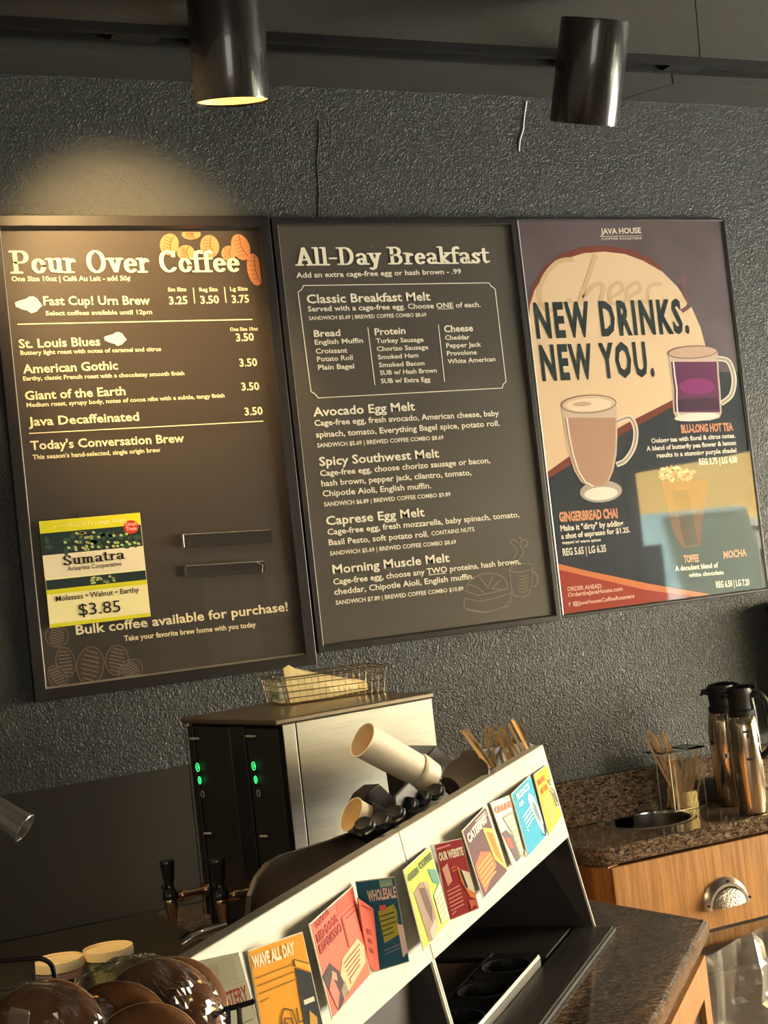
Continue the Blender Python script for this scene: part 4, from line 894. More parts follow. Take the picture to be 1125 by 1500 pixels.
Tx('c2564a', 'ROASTERY', .12, .50, .93, 22, .02); Ln('b9b8a0', [(.05, .30), (.93, .30)], .8); R('dddcc4', .3, .03, .86, .28); Pg('c9c8b0', [(.3, .05), (.5, .08), (.44, .2), (.28, .27)])
for k in range(3): Ln('8e8b78', [(.45, .70+.06*k), (.90, .70+.06*k)], 1.3)
fin(m, r)
m, r, R, Pg, Ln, Tx = card((363, 1392), (443, 1364.5), (480, 1530), (394, 1570), 'amber brochure titled WAVE ALL DAY with a black bag drawing', 'eda428')
Tx('f6efc6', 'WAVE ALL DAY', .03, .155, .79, 17, .05)
for k in range(4): Ln('a8731c', [(.06, .24+.065*k), (.72 if k < 3 else .2, .235+.065*k)], 2.2)
Pg('f3b53a', [(.74, .20), (.98, .27), (.985, .35), (.74, .26)]); Ln('3a3022', [(.74, .26), (.74, .20), (.98, .28)], 1.2)
Pg('2d3036', [(.73, .27), (.98, .36), (.985, .99), (.68, .95)]); R('e8e4d0', .76, .56, .94, .60, .0010); Pg('d9a54b', [(.82, .66), (.78, .78), (.84, .84), (.90, .82), (.92, .74)], .0010); R('efe8d4', .74, .86, .95, .90, .0010)
for q in ([(.30, .80), (.34, .62), (.42, .56), (.54, .60), (.58, .75)], [(.34, .80), (.40, .64), (.50, .66), (.53, .80)], [(.42, .68), (.46, .78)], [(.22, .66), (.18, .74), (.24, .74), (.22, .9)], [(.62, .6), (.62, .72), (.68, .72)], [(.3, .84), (.56, .80), (.62, .9)]): Ln('4a3315', q, 1.8)
fin(m, r)
m, r, R, Pg, Ln, Tx = card((453, 1353.5), (517, 1297), (543, 1428), (487, 1493), 'coral red brochure titled RED DOOR ESPRESSO', 'e5644e')
Tx('96352b', "TODD'S", .08, .095, .42, 8, .04, .06); Tx('96352b', 'RED DOOR', .06, .23, .56, 12, .04, .20); Tx('96352b', 'ESPRESSO', .06, .345, .60, 12, .04, .315)
R('d2543f', .58, .03, .96, .16); R('a93f33', .62, .19, .97, .21, .0008); Ln('a93f33', [(.64, .22), (.66, .53)], 2.4); Ln('a93f33', [(.72, .25), (.96, .25), (.98, .50)], 1.6)
Pg('f6b184', [(.47, .575), (.86, .53), (.97, .66), (.93, .83), (.46, .92), (.36, .70)]);
for k in range(6): Ln('7b4130', [(.47+.01*k, .63+.047*k), (.88-.02*k-(.25 if k == 5 else 0), .60+.047*k)], 1.3, .0012)
Pg('3c2a26', [(.0, .55), (.20, .50), (.36, .66), (.40, .80), (.44, .92), (.16, .99), (.08, .8)]); Pg('b26e5c', [(.06, .72), (.18, .62), (.26, .84), (.14, .97)], .0010); Pg('c98b74', [(.2, .58), (.28, .64), (.27, .72), (.18, .66)], .0010); Pg('8e7d6e', [(.30, .84), (.42, .78), (.44, .9), (.32, .95)], .0010)
fin(m, r)
m, r, R, Pg, Ln, Tx = card((520, 1291), (577.5, 1284), (600, 1409), (543, 1426), 'teal blue brochure titled WHOLESALE with a green note', '2d6576')
R('8fc0a6', .60, .02, .93, .105); Tx('c7d9b0', 'BECOME A', .62, .09, .92, 4.5, .02); Tx('f0dcc0', 'WHOLESALE', .25, .235, .97, 15, .04)
Pg('a9b54a', [(.44, .36), (.86, .31), (.91, .40), (.86, .66), (.47, .72)]); R('d9705f', .50, .30, .66, .36, .0010)
for k in range(5): Ln('3f4a24', [(.47, .42+.055*k), (.84-(.1 if k > 2 else 0), .40+.055*k)], 1.6, .0012)
Ln('8a86a8', [(.44, .80), (.84, .77)], 1.8); Ln('8a86a8', [(.44, .84), (.84, .81)], 1.4); Pg('e5ddd0', [(.86, .54), (.99, .56), (.995, .88), (.86, .93)], .0012)
fin(m, r)
fl = MB(); pp = [(524, 1315), (547, 1331), (556, 1420), (549, 1423), (541, 1413)]
def flapS(x, y): return hit(x, y, PANEL(540, 1370)+PN*.016, V((q2*.5, -q2, .1)))
fl.use(ink(hexc('f0705f'))); fl.prism([flapS(*p) for p in pp], (-.0008, .0008, 0)); 
fl.use(ink(hexc('b0483c')))
for p in ([(530, 1326), (543, 1333)], [(537, 1360), (543, 1363), (544, 1370), (538, 1367)], [(539, 1374), (544, 1377), (545, 1383), (540, 1380)], [(541, 1388), (546, 1391), (547, 1397), (542, 1394)]):
    (line if len(p) == 2 else poly)(fl, flapS, p, *([1.5, .0006] if len(p) == 2 else [.0006]))
o = fl.build('brochure'); tag(o, 'folded coral flap leaning over the left of the teal brochure', 'brochure', 'brochures on the steel panels')
m, r, R, Pg, Ln, Tx = card((591, 1274.5), (629, 1240), (658.5, 1349), (621, 1393), 'lime green brochure titled GREEN COFFEE', 'a8b446')
Tx('4a5a2c', 'GREEN', .05, .165, .44, 9, .04); Tx('4a5a2c', 'COFFEE', .50, .15, .97, 9, .04)
Pg('8f7a6a', [(.12, .32), (.42, .28), (.62, .42), (.62, .90), (.35, .995), (.22, .97)]); Pg('5c4438', [(.30, .32), (.50, .38), (.56, .66), (.45, .82), (.36, .6)], .0010); Pg('d98f74', [(.48, .30), (.62, .34), (.66, .46), (.54, .42)], .0012); Pg('d8a294', [(.30, .86), (.58, .80), (.60, .92), (.32, .985)], .0012)
Pg('4f8a7c', [(.74, .22), (.98, .30), (.98, .52), (.78, .40)], .0010); Pg('e9eab2', [(.70, .55), (.98, .48), (.985, .94), (.72, .93)], .0014)
for k in range(5): Ln('8a9148', [(.73, .62+.065*k), (.95, .59+.065*k)], 1.3, .0016)
fin(m, r)
m, r, R, Pg, Ln, Tx = card((636, 1236.5), (676, 1227.5), (702, 1331), (659, 1349), 'dark red brochure titled OUR WEBSITE with a phone picture', 'a33239')
Ln('e08c86', [(.04, .07), (.52, .055)], 2.6); Tx('f3e6cf', 'OUR WEBSITE', .05, .225, .92, 11, .05)
Pg('e7a79b', [(.08, .33), (.30, .28), (.34, .52), (.16, .57)]); Pg('ee8b54', [(.60, .34), (.96, .60), (.98, .86), (.80, .80), (.62, .56)]); Pg('efe9d6', [(.66, .40), (.96, .48), (.99, .78), (.72, .66)], .0010); Pg('2f2a28', [(.66, .40), (.72, .42), (.80, .68), (.73, .66)], .0012)
for k in range(7): Ln('e8a08c', [(.10, .63+.05*k), (.54-(.3 if k == 6 else 0), .61+.05*k)], 1.5)
Ln('e9806c', [(.40, .36), (.56, .35)], 1.4); Ln('e9806c', [(.42, .40), (.56, .39)], 1.4); Pg('e2705f', [(.72, .84), (.98, .86), (.95, .98), (.86, .92), (.74, .97)], .0010)
fin(m, r)
m, r, R, Pg, Ln, Tx = card((677, 1217), (711, 1181), (743.5, 1277), (708.5, 1317), 'plum brochure titled CATERING with an orange note', '5f434a')
Tx('f0e2c6', 'CATERING', .06, .21, .86, 12, .05, .18)
for k in range(3): Ln('e9dcc4', [(.50, .05+.03*k), (.92, .05+.03*k)], 1.1)
Pg('ec6f45', [(.04, .53), (.36, .44), (.66, .56), (.72, .78), (.10, .95), (.03, .7)])
for k in range(5): Ln('f6a266', [(.10, .60+.065*k), (.62, .58+.065*k)], 1.8, .0010)
Pg('f0b45a', [(.66, .20), (.97, .33), (.985, .96), (.72, .70)], .0008); Pg('c87a34', [(.72, .28), (.92, .38), (.94, .86), (.78, .66)], .0010)
fin(m, r)
m, r, R, Pg, Ln, Tx = card((718, 1176), (747.5, 1164), (771, 1258), (751, 1269.5), 'white brochure titled ONLINE with a framed green note, right of the plum one', 'f0ecd2')
Tx('df7f6c', 'ONLINE', .08, .18, .95, 9, .05)
Pg('6e5f66', [(.02, .48), (.30, .46), (.55, .60), (.60, .94), (.3, .97)]); Pg('b85a50', [(.08, .55), (.36, .60), (.40, .76), (.16, .74)], .0010)
Pg('8f9a86', [(.30, .27), (.90, .24), (.97, .90), (.62, .95), (.50, .52)], .0009); Pg('eef0c4', [(.36, .30), (.85, .275), (.92, .87), (.68, .91), (.58, .52)], .0011)
for k in range(6): Ln('a9b06a', [(.50+.03*k, .36+.085*k), (.80, .345+.085*k)], 1.6, .0013)
fin(m, r)
m, r, R, Pg, Ln, Tx = card((749, 1163), (776.5, 1135.5), (801, 1224), (774, 1255), 'bright blue brochure with a white oval picture', '2f9cc0')
Tx('bfe0dc', 'PRODUCTS', .14, .155, .80, 9, .04); Tx('bfe0dc', 'FOR', .16, .27, .40, 6, .04)
for k in range(5): Ln('d8ecdc', [(.20+.02*k, .44+.06*k), (.62-(.1*k if k > 3 else 0), .40+.06*k)], 1.6)
Pg('e6e8dc', [(.70, .20), (.86, .30), (.97, .60), (.98, .86), (.90, .95), (.78, .78), (.64, .45), (.62, .28)]); Pg('6a8a80', [(.76, .34), (.86, .44), (.92, .70), (.84, .74), (.72, .50)], .0010); Ln('1d4a63', [(.96, .80), (.92, .97), (.80, .90)], 1.6, .0012)
fin(m, r)
m, r, R, Pg, Ln, Tx = card((781.7, 1134.5), (801, 1120), (823, 1196), (804, 1224), 'golden yellow brochure with a line drawing, rightmost on the panel', 'eaa92e')
Tx('a4561e', 'MUSIC', .10, .20, .62, 7, .04); Tx('a4561e', 'AT US', .12, .36, .60, 7, .04)
for k in range(8): Ln('f6d488', [(.14+.02*k, .48+.06*k), (.62, .44+.06*k)], 1.5)
Pg('f2dc9c', [(.72, .20), (.95, .30), (.98, .82), (.84, .80), (.70, .50)]); 
for q in ([(.74, .24), (.80, .34), (.90, .36)], [(.74, .42), (.84, .74), (.96, .78), (.94, .52), (.82, .40)], [(.84, .50), (.92, .70)], [(.76, .30), (.88, .26)]): Ln('4b4a42', q, 1.3, .0012)
fin(m, r)
# ---- cups, lids and stirrers standing in the top of the organisers
Rr, Ur = RT, UP
def imgax(dx, dy, tow): return (Rr*dx-Ur*dy).normalized()*math.cos(math.radians(tow))-FW*math.sin(math.radians(tow))
def cupstack(cx, cy, d, dx, dy, tow, rm, ln, rims, label, clip=None):
    o = dd(cx, cy, d); ax = imgax(dx, dy, tow)   # axis points out of the mouth
    r = root('paper_cup', o, label, 'cup')
    m = MB(); m.lathe([(rm*.985, -.001), (rm*.90, -ln), (rm*.86, -ln)], o, ax, 40, cap=False); m.build('wall', MT['cup'], r, smooth=True)
    m = MB(); m.lathe([(rm*.955, 0), (rm*.86, -ln*.5), (rm*.84, -ln*.62), (.0001, -ln*.62)], o, ax, 40, cap=False); m.build('inside', MT['cupin'], r, smooth=True)
    m = MB()
    for q in rims:
        rr = rm*(1-.10*(-q)/ln) if q else rm
        m.tube([o+ax*q+(ax.orthogonal().normalized()*math.cos(t)+ax.cross(ax.orthogonal().normalized())*math.sin(t))*rr for t in [2*math.pi*k/36 for k in range(36)]], rm*.045, 6, True)
    m.build('rolled_rim', MT['cup'], r, smooth=True)
    return o, ax
dC = 2.02
o1, x1_ = cupstack(531, 1084, dC, -105, -68, 25, 26.5*dC/FPX, .118, [0], 'tall stack of white paper cups leaning out of the organiser, mouth up left')
# second cup nested: its lower rim collar
m = MB(); m.lathe([(26.5*dC/FPX*.97, -.096), (26.5*dC/FPX*1.02, -.099), (26.5*dC/FPX*1.02, -.103), (26.5*dC/FPX*.9, -.125)], o1, x1_, 40, cap=False)
o = m.build('paper_cup', MT['cup'], smooth=True); tag(o, 'lower paper cup whose rim shows at the base of the leaning stack', 'cup')
o2, x2_ = cupstack(515, 1193, 1.93, -105, -62, 25, 25.5*1.93/FPX, .045, [0], 'short paper cup tipped in its holder, nearer the brewer')
# dark dispenser tubes carrying them
def disp(o, ax, r_, l0, l1, name, label):
    m = MB(); m.lathe([(r_, -l0), (r_*1.05, -l0-.002), (r_, -l1), (r_*.6, -l1)], o, ax, 28, cap=False); b = m.build(name, MT['black'], smooth=True); tag(b, label, 'dispenser')
disp(o2, x2_, 25.5*1.93/FPX*1.10, .016, .055, 'cup_dispenser', 'black tube dispenser around the short paper cup')
# black lid boxes
TB = tp(1.30)
def blk(name, pts, t0, dep, label, cat, mt='black', bev=.002):
    P = tp(t0); m = MB(); m.prism([P(*p) for p in pts], ST(0, -dep, 0)); o = m.build(name, MT[mt], bevel=bev); tag(o, label, cat); return o
blk('lid_box', [(584, 1104), (598, 1092), (640, 1092), (668, 1128), (664, 1175), (600, 1215)], 1.21, .025, 'black lid box with a folded cover right of the leaning cups', 'box')
cv = bpy.data.objects['lid_box']
P = tp(1.213); m = MB(); m.prism([P(*p) for p in [(627, 1108), (639, 1093), (669, 1124), (655, 1143), (649, 1146), (630, 1122)]], ST(0, -.003, 0)); c_ = m.build('cover', mat('grey_black_cover', (.05, .052, .05), .4), cv, bevel=.001)
blk('napkin_box', [(541, 1160), (556, 1148), (590, 1180), (590, 1230), (548, 1250), (528, 1186)], 1.22, .025, 'black box between the two cups', 'box')
blk('cup_clip', [(580, 1166), (600, 1146), (619, 1164), (606, 1172), (582, 1184)], 1.345, .004, 'small dark grey clip in front of the leaning cups', 'clip', 'strip', .0015)
# round black cover lying against the panel
m = MB(); cc = hit(682, 1134, ST(0, 1.335, 0), ST(0, 1, 0)); n_ = imgax(-25, -60, 40); m.lathe([(0, .007), (.024, .0065), (.034, .004), (.036, 0), (.034, -.004), (0, -.004)], cc-V((0, 0, .004)), n_, 36); o = m.build('round_cover', mat('brown_black_cover', (.035, .026, .021), .5), smooth=True); tag(o, 'round black brown cover beside the stirrers on the right organiser', 'cover')
# row of domed black lids; some rims are chrome to stand in for glints
lids = [(533, 1210), (557, 1203), (578, 1192), (598, 1180), (617, 1170), (637, 1160)]
for i, (x, y) in enumerate(lids):
    P_ = hit(x, y, ST(0, 1.348, 0), ST(0, 1, 0)); ax = imgax(-24, -60, 30+6*(i % 2))
    r_ = root('black_lid', P_-ax*.006, ['black plastic lid with a bright glint, leftmost in the row behind the steel panel', 'second black plastic lid from the left behind the steel panel', 'third black plastic lid from the left behind the steel panel', 'third black plastic lid from the right behind the steel panel', 'second black plastic lid from the right behind the steel panel', 'black plastic lid, rightmost in the row behind the steel panel'][i], 'lid', 'black lids behind the steel panel')
    m = MB(); m.lathe([(.0125, -.002), (.0125, .001), (.0110, .002), (.0100, .005), (.0085, .0055), (0, .0048)], P_, ax, 28, cap=False); m.build('dome', MT['black'], r_, smooth=True)
    m = MB(); m.lathe([(.0127, -.003), (.0138, -.001), (.0127, .0008)], P_, ax, 28, cap=False); m.build('rim', MT['chrome'] if i in (0, 2, 5) else MT['gloss'], r_, smooth=True)
# stirrers
def stick(a, b, w, th, label, grp, m_=None, name='stir_stick'):
    d = (b-a).normalized(); n = d.cross(FW).normalized(); k = d.cross(n)
    m = MB(); A = [a+n*w+k*th, a-n*w+k*th, a-n*w-k*th, a+n*w-k*th]; m.prism(A, b-a); o = m.build(name, m_ or MT['stick']); tag(o, label, 'stirrer', grp); return o
random.seed(4)
gold = mat('bronze_stirrer', (.50, .34, .16), .3, metal=.5)
tops = [(678, 1071), (684, 1069), (709, 1068), (716, 1064), (721, 1067), (729, 1071), (737, 1068), (745, 1060), (750, 1054), (755, 1056), (741, 1074), (725, 1076), (733, 1064), (762, 1065)]
bots = [(701, 1103), (706, 1101), (718, 1106), (722, 1102), (731, 1100), (739, 1098), (748, 1096), (762, 1095), (769, 1090), (772, 1092), (755, 1098), (742, 1102), (746, 1098), (774, 1092)]
for i, (a, b) in enumerate(zip(tops, bots)):
    t0 = 1.33-.004*(i % 5); A = hit(*a, ST(0, t0-.03, 0), ST(0, 1, 0)); B = hit(*b, ST(0, t0, 0), ST(0, 1, 0)); B2 = B+(B-A)*.7
    stick(A, B2, .0024, .0009, 'thin bronze stirrer fanned out above the right end of the steel panel', 'stirrers above the steel panel', gold)
cbx = blk('stirrer_bin', [(700, 1112), (704, 1098), (772, 1086), (784, 1092), (780, 1110), (720, 1132)], 1.315, .03, 'dark bin holding the bronze stirrers behind the panel', 'bin', 'dark', .001)
# ================================================================== BACK WORKTOP THINGS
c0 = hz(ZC)(989.5, 1190); cL = hz(ZC)(955, 1188); cR = hz(ZC)(1037.5, 1180.5)
cL = V((cL.x, min(cL.y, -.026), ZC)); eu = (cL-c0); ev = (cR-c0); lu, lv = .058, .080
eu.normalize(); ev = V((eu.y, -eu.x, 0)); 
if ev.x < 0: ev = -ev
lu = (hz(ZC)(955, 1188)-c0).length*.95; lv = (cR-c0).dot(ev)
if (c0+ev*lv+eu*lu).y > -.026: lu = max(.03, (-.026-(c0+ev*lv).y)/eu.y if eu.y > 0 else lu)
eu = V((0, 1, 0)); ev = V((1, 0, 0)); lu = -.0245-c0.y; lv = .086
hb = hit(983, 1103, c0, V((FW.x, FW.y, 0))).z-ZC
def XF(a, b, z): return V((c0.x, c0.y, ZC+.0008))+eu*a+ev*b+V((0, 0, z))
bx = root('stirrer_box', XF(lu/2, lv/2, 0), 'clear acrylic box of wooden stir sticks with a dark rim on the back worktop', 'box')
th = .0016
m = MB(); [m.face([XF(*p, 0), XF(*q, 0), XF(*q, hb), XF(*p, hb)]) for p, q in (((0, 0), (lu, 0)), ((lu, 0), (lu, lv)), ((lu, lv), (0, lv)), ((0, lv), (0, 0)))]; m.face([XF(0, 0, .001), XF(lu, 0, .001), XF(lu, lv, .001), XF(0, lv, .001)]); m.build('walls', MT['acry'], bx)
m = MB()
for a, b in ((0, 0), (lu, 0), (0, lv)): m.boxf(XF, (a-.0009, b-.0009, 0), (a+.0009, b+.0009, hb))
m.boxf(XF, (-.0009, -.0009, 0), (.0009, lv, .0016)); m.boxf(XF, (0, -.0009, 0), (lu, .0009, .0016)); m.build('polished_edges', MT['lip'], bx)
m = MB(); w_ = .008
for q in (((-.01, -.022, hb), (lu+.004, -.012, hb+.003)), ((-.01, lv-.004, hb), (lu+.004, lv+.006, hb+.003)), ((-.01, -.012, hb), (0, lv-.004, hb+.003)), ((lu-.004, -.012, hb), (lu+.004, lv-.004, hb+.003))): m.boxf(XF, *q)
m.boxf(XF, (-.01, lv*.55, hb), (lu, lv, hb+.003)); m.build('rim_plate', MT['tray'], bx)
random.seed(9)
def bs_(a0, b0, z0, a1, b1, z1, lab, grp): stick(XF(a0, b0, z0), XF(a1, b1, z1), .0024, .0010, lab, grp)
for i in range(6): # tall bundle
    a = hit(943+6.2*i, 1077-3*((i*2) % 3), c0+ev*.01+V((0, .006*(i % 2), 0)), V((FW.x, FW.y, 0))); b = XF(lu*(.2+.1*(i % 3)), lv*(.30+.07*i), .004)
    stick(a, b, .0027, .0010, ['leftmost tall wooden stick standing out of the acrylic box', 'second tall wooden stick from the left above the acrylic box', 'third tall wooden stick from the left above the acrylic box', 'third tall wooden stick from the right above the acrylic box', 'second tall wooden stick from the right above the acrylic box', 'rightmost tall wooden stick standing out of the acrylic box'][i], 'tall sticks in the acrylic box')
for i in range(34):
    f = i/34; lean = random.choice([-1, 1]); b0_ = lv*random.uniform(.12, .88); b1_ = min(lv*.93, max(lv*.07, b0_+lean*random.uniform(.015, .06))); a_ = lu*(.1+.8*random.random()); a2 = lu*(.1+.8*random.random()); b1_ = min(lv*.93, max(lv*.07, b0_+lean*random.uniform(.01, .045)))
    bs_(a_, b0_, .003+.002*(i % 3), a2, b1_, hb*random.choice([random.uniform(.7, .97), random.uniform(.35, .6), random.uniform(.75, .95)]), 'wooden stir stick leaning inside the clear acrylic box', 'loose sticks in the acrylic box')
# vacuum jugs
def jug(cx, top_y, bot_y, wpx, d, label, badge):
    P = hz(ZC)(cx, bot_y); d = (P-EYE).dot(FW); rad = wpx/2*d/FPX*.985
    base = V((P.x, P.y, ZC+.0008))+V((FW.x, FW.y, 0)).normalized()*rad*.9
    if base.y+rad > -.024: base.y = -.024-rad
    H = hit(cx-12, top_y, base, V((FW.x, FW.y, 0))).z-ZC
    hb_ = H*.775
    r = root('vacuum_jug', base, label, 'jug')
    m = MB(); m.lathe([(rad*.90, 0), (rad*.95, .003), (rad*.95, .022), (rad, .026), (rad, hb_*.80), (rad*.97, hb_*.9), (rad*.88, hb_*.98), (rad*.80, hb_)], base, n=48); m.build('body', MT['urn'], r, smooth=True)
    m = MB(); m.lathe([(rad*.80, hb_), (rad*.84, hb_+.006), (rad*.84, hb_+.012), (rad*.74, hb_+.016), (rad*.78, hb_+.045), (rad*.84, H-.008), (rad*.78, H), (0, H)], base, n=40, cap=False); m.build('lid', MT['black'], r, smooth=True)
    hd = V((.75, -.66, 0)).normalized()
    m = MB(); m.tube(smoothpath([base+hd*rad*.6+V((0, 0, H-.016)), base+hd*rad*1.35+V((0, 0, H-.018)), base+hd*rad*1.75+V((0, 0, H-.05)), base+hd*rad*1.7+V((0, 0, H-.12)), base+hd*rad*.95+V((0, 0, H-.15))], 5), .007, 10); m.build('handle', MT['black'], r, smooth=True)
    sp = V((-.83, .35, 0)).normalized()
    m = MB(); m.tube([base+sp*rad*.5+V((0, 0, H-.012)), base+sp*rad*1.12+V((0, 0, H-.010)), base+sp*rad*1.18+V((0, 0, H-.018))], [.009, .006, .005], 10); m.build('spout', MT['black'], r, smooth=True)
    m = MB(); m.tube(smoothpath([base+V((0, 0, H))-_R*rad*.7, base+V((0, 0, H+.004)), base+_R*rad*.6+V((0, 0, H+.003)), base+hd*rad*1.1+V((0, 0, H-.002))], 5), .004, 8); m.build('thumb_lever', MT['gloss'], r, smooth=True)
    return r, base, rad, H
r1, bb1, rd1, H1 = jug(1080, 1003, 1181, 50, 3, 'polished steel vacuum jug with black lid, behind and left of the other jug', 1)
r2, bb2, rd2, H2 = jug(1108.5, 1007, 1194, 46, 3, 'polished steel vacuum jug with a white sticker on its black lid, nearest the edge', 1)
def wrap(base, rad, cx, cy, wpx, hpx, mt, name, parent, strips=None):
    """curved label on a cylinder around pixel cx,cy"""
    F2 = V((FW.x, FW.y, 0)).normalized(); p = hit(cx, cy, base-F2*rad, F2); d = p-base; u = max(-.95, min(.95, d.dot(_R)/rad)); a = math.asin(u); dep = (p-EYE).dot(FW)
    da = wpx/2*dep/FPX/rad; hz_ = hpx/2*dep/FPX; m = MB(); n = 6; vs = []; fs = []
    for k in range(n+1):
        t = a-da+2*da*k/n; q = base+(_R*math.sin(t)-F2*math.cos(t))*(rad+.0007)
        vs += [(q.x, q.y, p.z-hz_), (q.x, q.y, p.z+hz_)]
    for k in range(n): fs.append((2*k, 2*k+2, 2*k+3, 2*k+1))
    m.mesh(vs, fs); return m.build(name, mt, parent)
wrap(bb1, rd1, 1064, 1107, 9, 8, MT['white'], 'label', r1)
wrap(bb1, rd1+.0005, 1064, 1107, 2, 5, MT['black'], 'label_print', r1)
dkp = ink((.08, .06, .05))
wrap(bb2, rd2, 1094, 1072, 12, 3, dkp, 'printed_mark', r2); wrap(bb2, rd2, 1095, 1078, 3, 6, dkp, 'printed_mark', r2); wrap(bb2, rd2, 1100, 1112, 12, 3.5, dkp, 'printed_mark', r2)
wrap(bb2, rd2*.865, 1112, 1027, 12, 9, MT['white'], 'sticker', r2); wrap(bb2, rd2*.87, 1117, 1034, 7, 12, MT['white'], 'sticker', r2)
dx0 = wl(0)(1138, 1040).x
dsp = MB().box((dx0, -.075, 1.03), (dx0+.22, -.0005, 1.34)).build('shade_block', MT['black'], bevel=.012)  # unseen block added to cast shade on the wall behind the jugs
tag(dsp, 'black unseen block just beyond the right edge, added to shade the wall behind the jugs', 'dispenser')
# small stack of packet boxes behind, by the jugs
pk = hz(ZC)(1046, 1172)
for i, (h0, h1) in enumerate(((0, .028), (.0285, .043), (.0435, .052))):
    m = MB().box((pk.x-.014, -.075, ZC+.001+h0), (pk.x+.03, -.028, ZC+.001+h1)); o = m.build('packet_tin', MT['brushed'], bevel=.001)
    tag(o, ['grey tin, bottom of the stack left of the jugs', 'grey tin, middle of the stack left of the jugs', 'grey tin, top of the stack left of the jugs'][i], 'tin', 'tins by the jugs')
# ================================================================== LEFT FOREGROUND
# lidded paper tubs
tubs = [(84.5, 1405, 76), (158, 1388, 74)]
for i, (x, y, w) in enumerate(tubs):
    d = (hz(ZC+.128)(x, y)-EYE).dot(FW); rad = w/2*d/FPX*.99; t = hz(ZC+.128)(x, y); base = V((t.x, t.y, ZC+.001))
    r = root('lidded_tub', base, ['white paper tub with cream lid and pink print, left one', 'white paper tub with cream lid, right one nearer the brewer'][i], 'tub')
    m = MB(); m.lathe([(rad*.66, 0), (rad*.66, .004), (rad*.90, .113)], base, n=36); m.build('cup', MT['cup'], r, smooth=True)
    m = MB(); m.lathe([(rad*.97, .115), (rad, .116), (rad, .126), (rad*.985, .128), (rad*.93, .127), (rad*.91, .1245), (rad*.45, .1240), (rad*.42, .1250), (rad*.2, .1252), (0, .1245)], base, n=48, cap=False); m.build('lid', MT['lid'], r, smooth=True)
    rb = lambda z: rad*(.66+.24*z/.113)+.0006
    m = MB(); m.use(ink(((.66, .36, .30), (.42, .40, .16))[i])); m.lathe([(rb(.060), .060), (rb(.113), .113)], base, n=36, cap=False); m.build('print_band', None, r, smooth=True)
    m = MB(); m.use(ink((.10, .08, .06))); F2 = V((FW.x, FW.y, 0)).normalized()
    for k in range(12):
        a = -1.4+.25*k; z = .072+.010*(k % 3); q = base+(_R*math.sin(a)-F2*math.cos(a))*(rb(z)+.0005); s_ = (_R*math.cos(a)+F2*math.sin(a))*.0035
        m.face([q-s_+V((0,0,-.001)), q+s_*.4+V((0,0,-.003)), q+s_+V((0,0,.003)), q-s_*.5+V((0,0,.003))])
    m.build('print_motif', None, r)
m = MB(); m.prism([(.74, -.012, ZC+.0004), (.74, -.42, ZC+.0004), (.42, -1.06, ZC+.0004), (-.55, -1.0, ZC+.0004), (-.28, -.012, ZC+.0004)], (0, 0, .0005)); o = m.build('darkening_mat', MT['darkb']); tag(o, 'dark brown mat added to darken the lit counter under the taps and the lidded tubs', 'mat')  # dark sheet added so the brightly lit granite stays dark here
# dark ledge in front of the tubs
m = MB(); a_, b_ = dd(-40, 1412, 1.55), dd(190, 1404, 1.62); zl = a_.z
m.prism([V((a_.x, a_.y, ZC+.001)), V((b_.x, b_.y, ZC+.001)), V((b_.x, b_.y+.05, ZC+.001)), V((a_.x, a_.y+.05, ZC+.001))], (0, 0, .07)); o = m.build('condiment_caddy', MT['dark'], bevel=.004); tag(o, 'low dark box on the peninsula behind the pastry rack', 'box')
# black wire rack
DK = .93
zr = dd(70, 1430, DK).z
rk = root('wire_rack', V((dd(160, 1500, DK).x, dd(160, 1500, DK).y, ZC)), 'black wire rack holding bagged pastries in the left foreground', 'rack')
m = MB(); m.tube(smoothpath([dd(*p, DK) for p in [(-90, 1415), (-10, 1409), (45, 1404.5), (62, 1405), (74, 1412), (79, 1425), (82, 1450), (84, 1540)]], 5), .0016, 8); m.build('rim_wire', MT['bwire'], rk, smooth=True)
m = MB(); m.tube([dd(*p, DK) for p in [(-90, 1458), (0, 1450), (50, 1446), (110, 1437)]], .0015, 8); m.tube([dd(48, 1405, DK), dd(52, 1452, DK)], .0011, 6); m.build('cross_wire', MT['bwire'], rk, smooth=True)
DR = .90
m = MB(); m.tube([dd(*p, DR) for p in [(292, 1506), (312, 1490), (328, 1479), (345, 1475), (369, 1468)]], .0017, 8); m.lathe([(0, -.0022), (.0022, 0), (0, .0022)], dd(370, 1467.5, DR), n=10); m.tube([dd(334, 1478, DR), dd(336, 1560, DR)], .0017, 8); m.tube([dd(350, 1474, DR), dd(356, 1560, DR)], .0017, 8); m.build('hook_wires', MT['bwire'], rk, smooth=True)
fr_ = [dd(84, 1540, DK), dd(352, 1560, DR), dd(300, 1640, .78), dd(40, 1640, .80)]
m = MB(); m.tube(fr_, .002, 6, True)
for p in fr_: m.tube([p, V((p.x, p.y, ZC+.001))], .002, 6)
for k in range(1, 8):
    t = k/8; m.tube([fr_[0].lerp(fr_[1], t), fr_[3].lerp(fr_[2], t)], .0014, 5)
m.build('base_frame', MT['bwire'], rk)
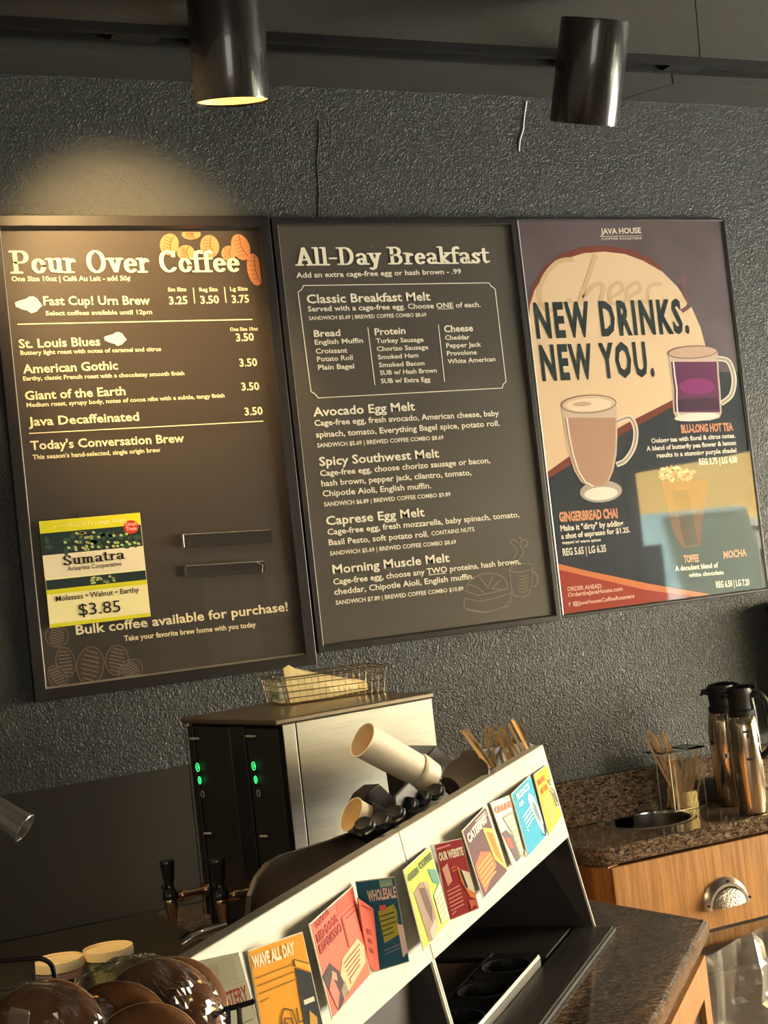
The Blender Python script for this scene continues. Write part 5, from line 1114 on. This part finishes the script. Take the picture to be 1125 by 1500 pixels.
# buns in clear bags
def bun(px, py, d, r_, sq_, label, tilt=0):
    o = dd(px, py, d); ax = imgax(-.2+tilt, -1, 58); sq_ *= .72
    prof = [(0, sq_*.9), (r_*.35, sq_*.98), (r_*.62, sq_*.9), (r_*.84, sq_*.66), (r_*.97, sq_*.3), (r_, 0), (r_*.96, -sq_*.3), (r_*.80, -sq_*.6), (r_*.4, -sq_*.72), (0, -sq_*.74)]
    m = MB(); m.lathe(prof, o, ax, 40); b = m.build('bagel', MT['bun'], smooth=True, loc=o); u_ = ax.orthogonal().normalized(); w_ = ax.cross(u_); m = MB(); m.tube([o+ax*.001+(u_*math.cos(t)+w_*math.sin(t))*r_*.985 for t in [2*math.pi*k/44 for k in range(44)]], .0010, 6, True); m.build('cut_edge', MT['crust'], b, smooth=True); tag(b, label, 'bread', 'bagged rolls in the rack'); return b
bun(232, 1492, .90, .036, .020, 'large brown bagel in the clear bag, upper right one', .35)
bun(256, 1480, .96, .034, .018, 'brown bagel behind the large one in the clear bag', .5)
bun(165, 1530, .86, .036, .020, 'brown bagel at the bottom of the clear bag', .1)
bun(60, 1540, .84, .040, .017, 'dark brown roll at the far left of the rack', -.2)
bun(215, 1560, .83, .034, .018, 'lowest brown bagel in the clear bag', .3)
def bagmesh(cx, cy, d, rx, ry, rz, seed, label):
    rnd = random.Random(seed); fl_ = [(rnd.uniform(2, 9), rnd.uniform(2, 9), rnd.uniform(0, 6), rnd.uniform(.3, 1)) for _ in range(9)]+[(rnd.uniform(9, 22), rnd.uniform(6, 18), rnd.uniform(0, 6), rnd.uniform(.15, .4)) for _ in range(7)]
    nu, nv = 76, 38; vs = []; fs = []; o = dd(cx, cy, d)
    for j in range(nv+1):
        ph = math.pi*j/nv
        for i in range(nu):
            th_ = 2*math.pi*i/nu; n = V((math.sin(ph)*math.cos(th_), math.sin(ph)*math.sin(th_), math.cos(ph)))
            k = 1
            for a, b, c, w in fl_: k += .028*w*(1-2*abs(math.sin(a*th_*.5+b*ph+c)))*math.sin(ph)
            vs.append(o+(Rr*n.x*rx+Ur*n.z*ry+FW*n.y*rz)*k)
    for j in range(nv):
        for i in range(nu): fs.append((j*nu+i, j*nu+(i+1) % nu, (j+1)*nu+(i+1) % nu, (j+1)*nu+i))
    m = MB(); m.mesh(vs, fs); b = m.build('pastry_bag', MT['bag']); tag(b, label, 'bag'); return b
bagmesh(205, 1512, .90, .056, .046, .050, 2, 'clear plastic bag around the bagels in the left foreground')
bagmesh(48, 1545, .84, .056, .040, .045, 6, 'clear crinkled plastic bag around the roll at the far left')
# clear price tag block bottom left
m = MB(); P = lambda x, y: dd(x, y, .76); m.prism([P(14, 1478), P(43, 1484), P(36, 1540), P(2, 1540)], FW*.004); o = m.build('tag_holder', MT['acry'], bevel=.0006); tag(o, 'clear upright tag holder at the bottom left corner', 'tag holder')
# ribbed clear cup poking in from the left
o = dd(36, 1213, 1.10); ax = imgax(60, 34, 10); rc = 21.5*1.10/FPX
pc_ = root('clear_cup', o, 'ribbed clear plastic cup poking in at the left edge, mouth down right', 'cup')
m = MB(); m.lathe([(rc*1.0, 0), (rc*1.0, -.003), (rc*.94, -.010), (rc*.96, -.012), (rc*.90, -.018), (rc*.92, -.020), (rc*.84, -.030), (rc*.60, -.075), (0, -.075)], o, ax, 40, cap=False); m.build('wall', MT['clearcup'], pc_, smooth=True)
m = MB(); u_ = ax.orthogonal().normalized(); w_ = ax.cross(u_); m.tube([o+(u_*math.cos(t)+w_*math.sin(t))*rc*1.01 for t in [2*math.pi*k/40 for k in range(40)]], .0006, 5, True); m.build('rim', MT['clearcup'], pc_, smooth=True)
m = MB(); e_ = o-ax*.060; b_ = V((e_.x, e_.y, ZC+.001)); m.tube([e_-V((0, 0, .012)), b_], .006, 8); m.lathe([(.03, 0), (.03, .006), (0, .008)], b_, n=24); m.lathe([(.016, -.0), (.018, .012)], e_-V((0,0,.014)), n=20); st_ = m.build('cup_stand', MT['black'], smooth=True); tag(st_, 'black stand holding the clear cup outside the left edge', 'stand')
for o in COL.objects:
    if '_o' in o: del o['_o']
